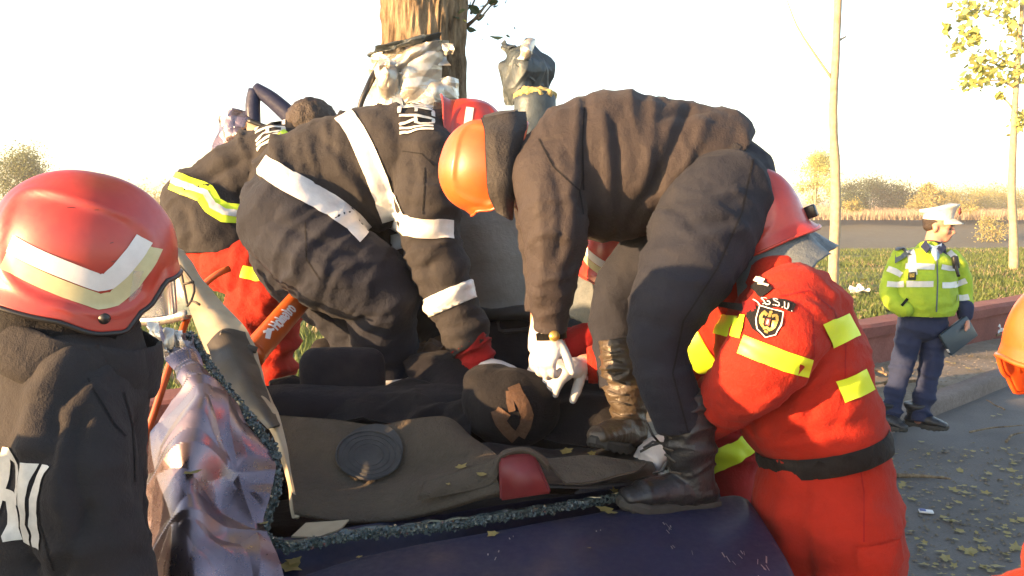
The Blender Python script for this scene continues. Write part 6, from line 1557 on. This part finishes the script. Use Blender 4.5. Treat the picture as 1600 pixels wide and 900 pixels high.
# fallen leaves
def leaf_mesh(seed):
    rs = random.Random(seed); V = []; n = 10
    for i in range(n):
        a = 2 * math.pi * i / n; r = (1.0 if i % 2 == 0 else .62) * rs.uniform(.8, 1.1) * (1.15 if i == 0 else 1)
        V.append((r * math.cos(a), r * .8 * math.sin(a), .22 * rs.random() * r))
    V.append((0, 0, .02)); me = bpy.data.meshes.new('fallen_leaf')
    me.from_pydata(V, [], [(i, (i + 1) % n, n) for i in range(n)]); me.update(); me.materials.append(M['leaf_dry']); return me
LM = [leaf_mesh(k) for k in range(6)]
def leaf(loc, s, label, group, rs, nrm=None):
    o = bpy.data.objects.new('fallen_leaf', rs.choice(LM)); COL.objects.link(o); o.location = loc
    q = Quaternion((0, 0, 1), rs.random() * 6.28)
    o.rotation_mode = 'QUATERNION'; o.rotation_quaternion = Quaternion((1, 0, 0), rs.uniform(-.35, .35)) @ q
    o.scale = (s, s, s); tag(o, label, 'leaf', group)
rs = random.Random(12)
known = [(1470, 862), (1500, 830), (1520, 796), (1560, 780), (1440, 850), (1478, 872), (1546, 812), (1425, 830), (1596, 812), (1530, 845), (1510, 770), (1545, 740), (1580, 735), (1490, 765), (1448, 800), (1410, 758), (1436, 728), (1475, 705), (1552, 650), (1562, 648), (1590, 720), (1425, 780), (1404, 850), (1444, 882), (1560, 885), (1588, 855), (1500, 735), (1516, 862), (1390, 800), (1475, 808), (1540, 770), (1535, 852), (1440, 690)]
for x, y in known: leaf(G(x, y, .012), .032 * rs.uniform(.8, 1.4), 'yellowed fallen leaf on the grey asphalt beside the right-hand rescuer', 'fallen leaves on the asphalt', rs)
for _ in range(150):
    y = rs.uniform(690, 900); x = rs.uniform(1380, 1605)
    p = G(x, y, .012)
    if (p - K0).dot(KN) < -.05: leaf(p, .022 * rs.uniform(.5, 1.3), 'yellowed fallen leaf on the grey asphalt beside the right-hand rescuer', 'fallen leaves on the asphalt', rs)
for _ in range(70):
    x = rs.uniform(1180, 1600); y = rs.uniform(535, 690); p = G(x, y, .14)
    if (p - K0).dot(KN) > .2 and p.y < yW(p.x) - .3: leaf(p, .04 * rs.uniform(.5, 1.2), 'dry leaf lying on the dirty pavement near the police officer', 'dry leaves on the pavement', rs)
for _ in range(90):
    x = rs.uniform(1270, 1600); y = rs.uniform(415, 500); p = G(x, y, .52)
    if p.y > yW(p.x) + .3 and p.y < 20: leaf(p, .055 * rs.uniform(.6, 1.3), 'pale fallen leaf caught in the lawn grass', 'fallen leaves on the lawn', rs)
lidt = BVHTree.FromPolygons([v.co[:] for v in lid.data.vertices], [p.vertices[:] for p in lid.data.polygons])
shb = [bvh_of(o) for o in car.children if o.name.startswith(('parcel_shelf', 'shelf_lip', 'shelf_end', 'rear_ledge', 'boot_lid'))]
for k, (x, y, s) in enumerate([(946, 800, .03), (770, 838, .022), (545, 822, .034), (720, 733, .024), (752, 745, .024), (880, 690, .04), (870, 700, .035), (885, 708, .03), (970, 795, .03), (742, 675, .02), (562, 874, .012), (454, 890, .04), (300, 742, .035), (410, 822, .025), (955, 805, .03), (960, 770, .02), (1040, 738, .025), (700, 760, .012), (860, 694, .03), (920, 860, .01), (460, 880, .03), (612, 700, .014), (925, 712, .02)]):
    o_ = P(x, y, .5); d_ = (o_ - CAM).normalized(); best = None
    for t_ in shb + ([bvh_of([c for c in car.children if c.name == 'rear_quarter_panel'][0])] if k in (11, 12, 13) else []):
        h = t_.ray_cast(CAM, d_)
        if h[0] is not None and (best is None or h[3] < best[1]): best = (h[0], h[3])
    if best: leaf(best[0] + Vector((0, 0, .006)), s * .8, 'yellow leaf lying on the wrecked car behind the torn parcel shelf edge' if False else 'small yellow leaf fallen on the wrecked car', 'yellow leaves on the car', rs)
# twigs on road and pavement
def twig(x, y, ang, ln, r, label, z=.02, group=None):
    p = G(x, y, z); v = Vector((math.cos(ang), math.sin(ang), 0)); pts = [p]
    rr = random.Random(int(x * y)); 
    for k in range(4): v = Quaternion((0, 0, 1), rr.uniform(-.4, .4)) @ v; pts.append(pts[-1] + v * ln / 4 + Vector((0, 0, rr.uniform(-.004, .008))))
    o = tube('twig', pts, [r, r * .9, r * .8, r * .6, r * .4], M['bark'], None, 6); tag(o, label, 'twig', group)
twig(1390, 743, .1, .36, .016, 'thick dark twig on the asphalt close to the right-hand rescuer\'s hip')
twig(1515, 675, .2, .5, .008, 'long thin twig on the asphalt near the kerb')
twig(1572, 690, .9, .35, .010, 'forked-looking brown twig on the asphalt at the right')
twig(1570, 640, 1.2, .3, .007, 'short twig on the asphalt just below the kerb at the right')
for k in range(9):
    twig(rs.uniform(1345, 1385), rs.uniform(575, 600), rs.random() * 3, .35, .012, 'dry stick in the litter heap at the foot of the red wall', .14 + .02 * (k % 3), 'dry sticks by the wall')
for k in range(5):
    twig(rs.uniform(1555, 1595), rs.uniform(520, 528), rs.random() * 3, .4, .014, 'dry stick at the wall foot by the plastic bag', .16 + .02 * (k % 3), 'dry sticks by the plastic bag')
# wrapper, bag, paper on the lawn
w0 = G(1447, 799, .015)
bm = bmesh.new(); box(bm, w0, .075, .045, .012, Matrix.Rotation(-.3, 3, 'Z'), .005); wr = bmobj('wrapper', bm, M['litter']); tag(wr, 'small white and blue wrapper on the asphalt among the leaves', 'wrapper')
bm = bmesh.new(); box(bm, w0 + Vector((-.018, .004, .008)), .032, .03, .004, Matrix.Rotation(-.3, 3, 'Z'), .001); bmobj('print', bm, M['litter_blue'], wr)
def crumple(name, c, r, label, cat, seed, mat):
    bm = bmesh.new(); ell(bm, c + Vector((0, 0, r[2] * .7)), *r, None, 24)
    o = bmobj(name, bm, mat, None, False); V, N = mesh_np(o.data); V += N * ((np.abs(vnoise(V * 14, seed) - .5) - .25) * r[0] * 1.3)[:, None]; set_np(o.data, V); tag(o, label, cat)
crumple('plastic_bag', G(1545, 525, .13), (.16, .12, .10), 'crumpled white plastic bag lying at the foot of the red wall', 'bag', 3, M['litter'])
crumple('paper', G(1344, 457, .50), (.16, .10, .05), 'crumpled white paper on the lawn between the bare tree and the officer', 'paper', 5, M['litter'])
# rubble and grit on road and pavement
grit = []
rs2 = np.random.RandomState(5); V, Fc = [], []
for _ in range(2600):
    x = rs2.uniform(1150, 1620); y = 900 - 380 * rs2.rand() ** .8; on = y < 700; p = G(x, y, .14 if on else .006)
    if on and ((p - K0).dot(KN) < .15 or p.y > yW(p.x) - .15): continue
    if not on and (p - K0).dot(KN) > -.02: continue
    s = rs2.uniform(.003, .010); b0 = len(V)
    for t in ((-1, -1, 0), (1, -.8, 0), (.9, 1, 0), (-1, .8, 0), (0, 0, 1)): V.append((p.x + t[0] * s, p.y + t[1] * s, p.z + t[2] * s))
    for f in ((0, 1, 4), (1, 2, 4), (2, 3, 4), (3, 0, 4)): Fc.append([b0 + q for q in f])
tag(mk('grit', V, Fc, M['pavement'], None, False), kind='stuff')
# unseen firefighters added outside the left frame edge, casting shadow on boot and shelf
def dup(src, par):
    o = src.copy(); COL.objects.link(o); o.parent = par
    o.matrix_parent_inverse = (wmat(par).inverted() @ rotm) if par is p0 else src.matrix_parent_inverse.copy()
    for c in src.children: dup(c, o)
for loc, ang, lb_ in (((-1.32, .74, 0), -.3, 'firefighter added for his shadow beyond the left edge of the picture, nearest the camera'), ((-2.1, 1.62, 0), .2, 'firefighter added for his shadow well beyond the left edge of the picture')):
    p0 = thing('person', lb_, 'person', loc, 'firefighters added outside the frame for their shadows')
    rotm = Matrix.Translation(loc) @ Matrix.Rotation(ang, 4, 'Z') @ Matrix.Translation(-p1.location)
    for c in list(p1.children): dup(c, p0)
# air
bm = bmesh.new(); box(bm, Vector((0, 195, 8)), 700, 430, 24)
M_h = bpy.data.materials.new('haze_air'); M_h.use_nodes = True; hn = M_h.node_tree; hn.nodes.remove(hn.nodes['Principled BSDF'])
vs_ = hn.nodes.new('ShaderNodeVolumePrincipled'); vs_.inputs['Color'].default_value = (.95, .93, .90, 1); vs_.inputs['Density'].default_value = .0014; vs_.inputs['Anisotropy'].default_value = 0.0
hn.links.new(vs_.outputs[0], hn.nodes['Material Output'].inputs['Volume'])
tag(bmobj('haze', bm, M_h, None, False), kind='stuff')
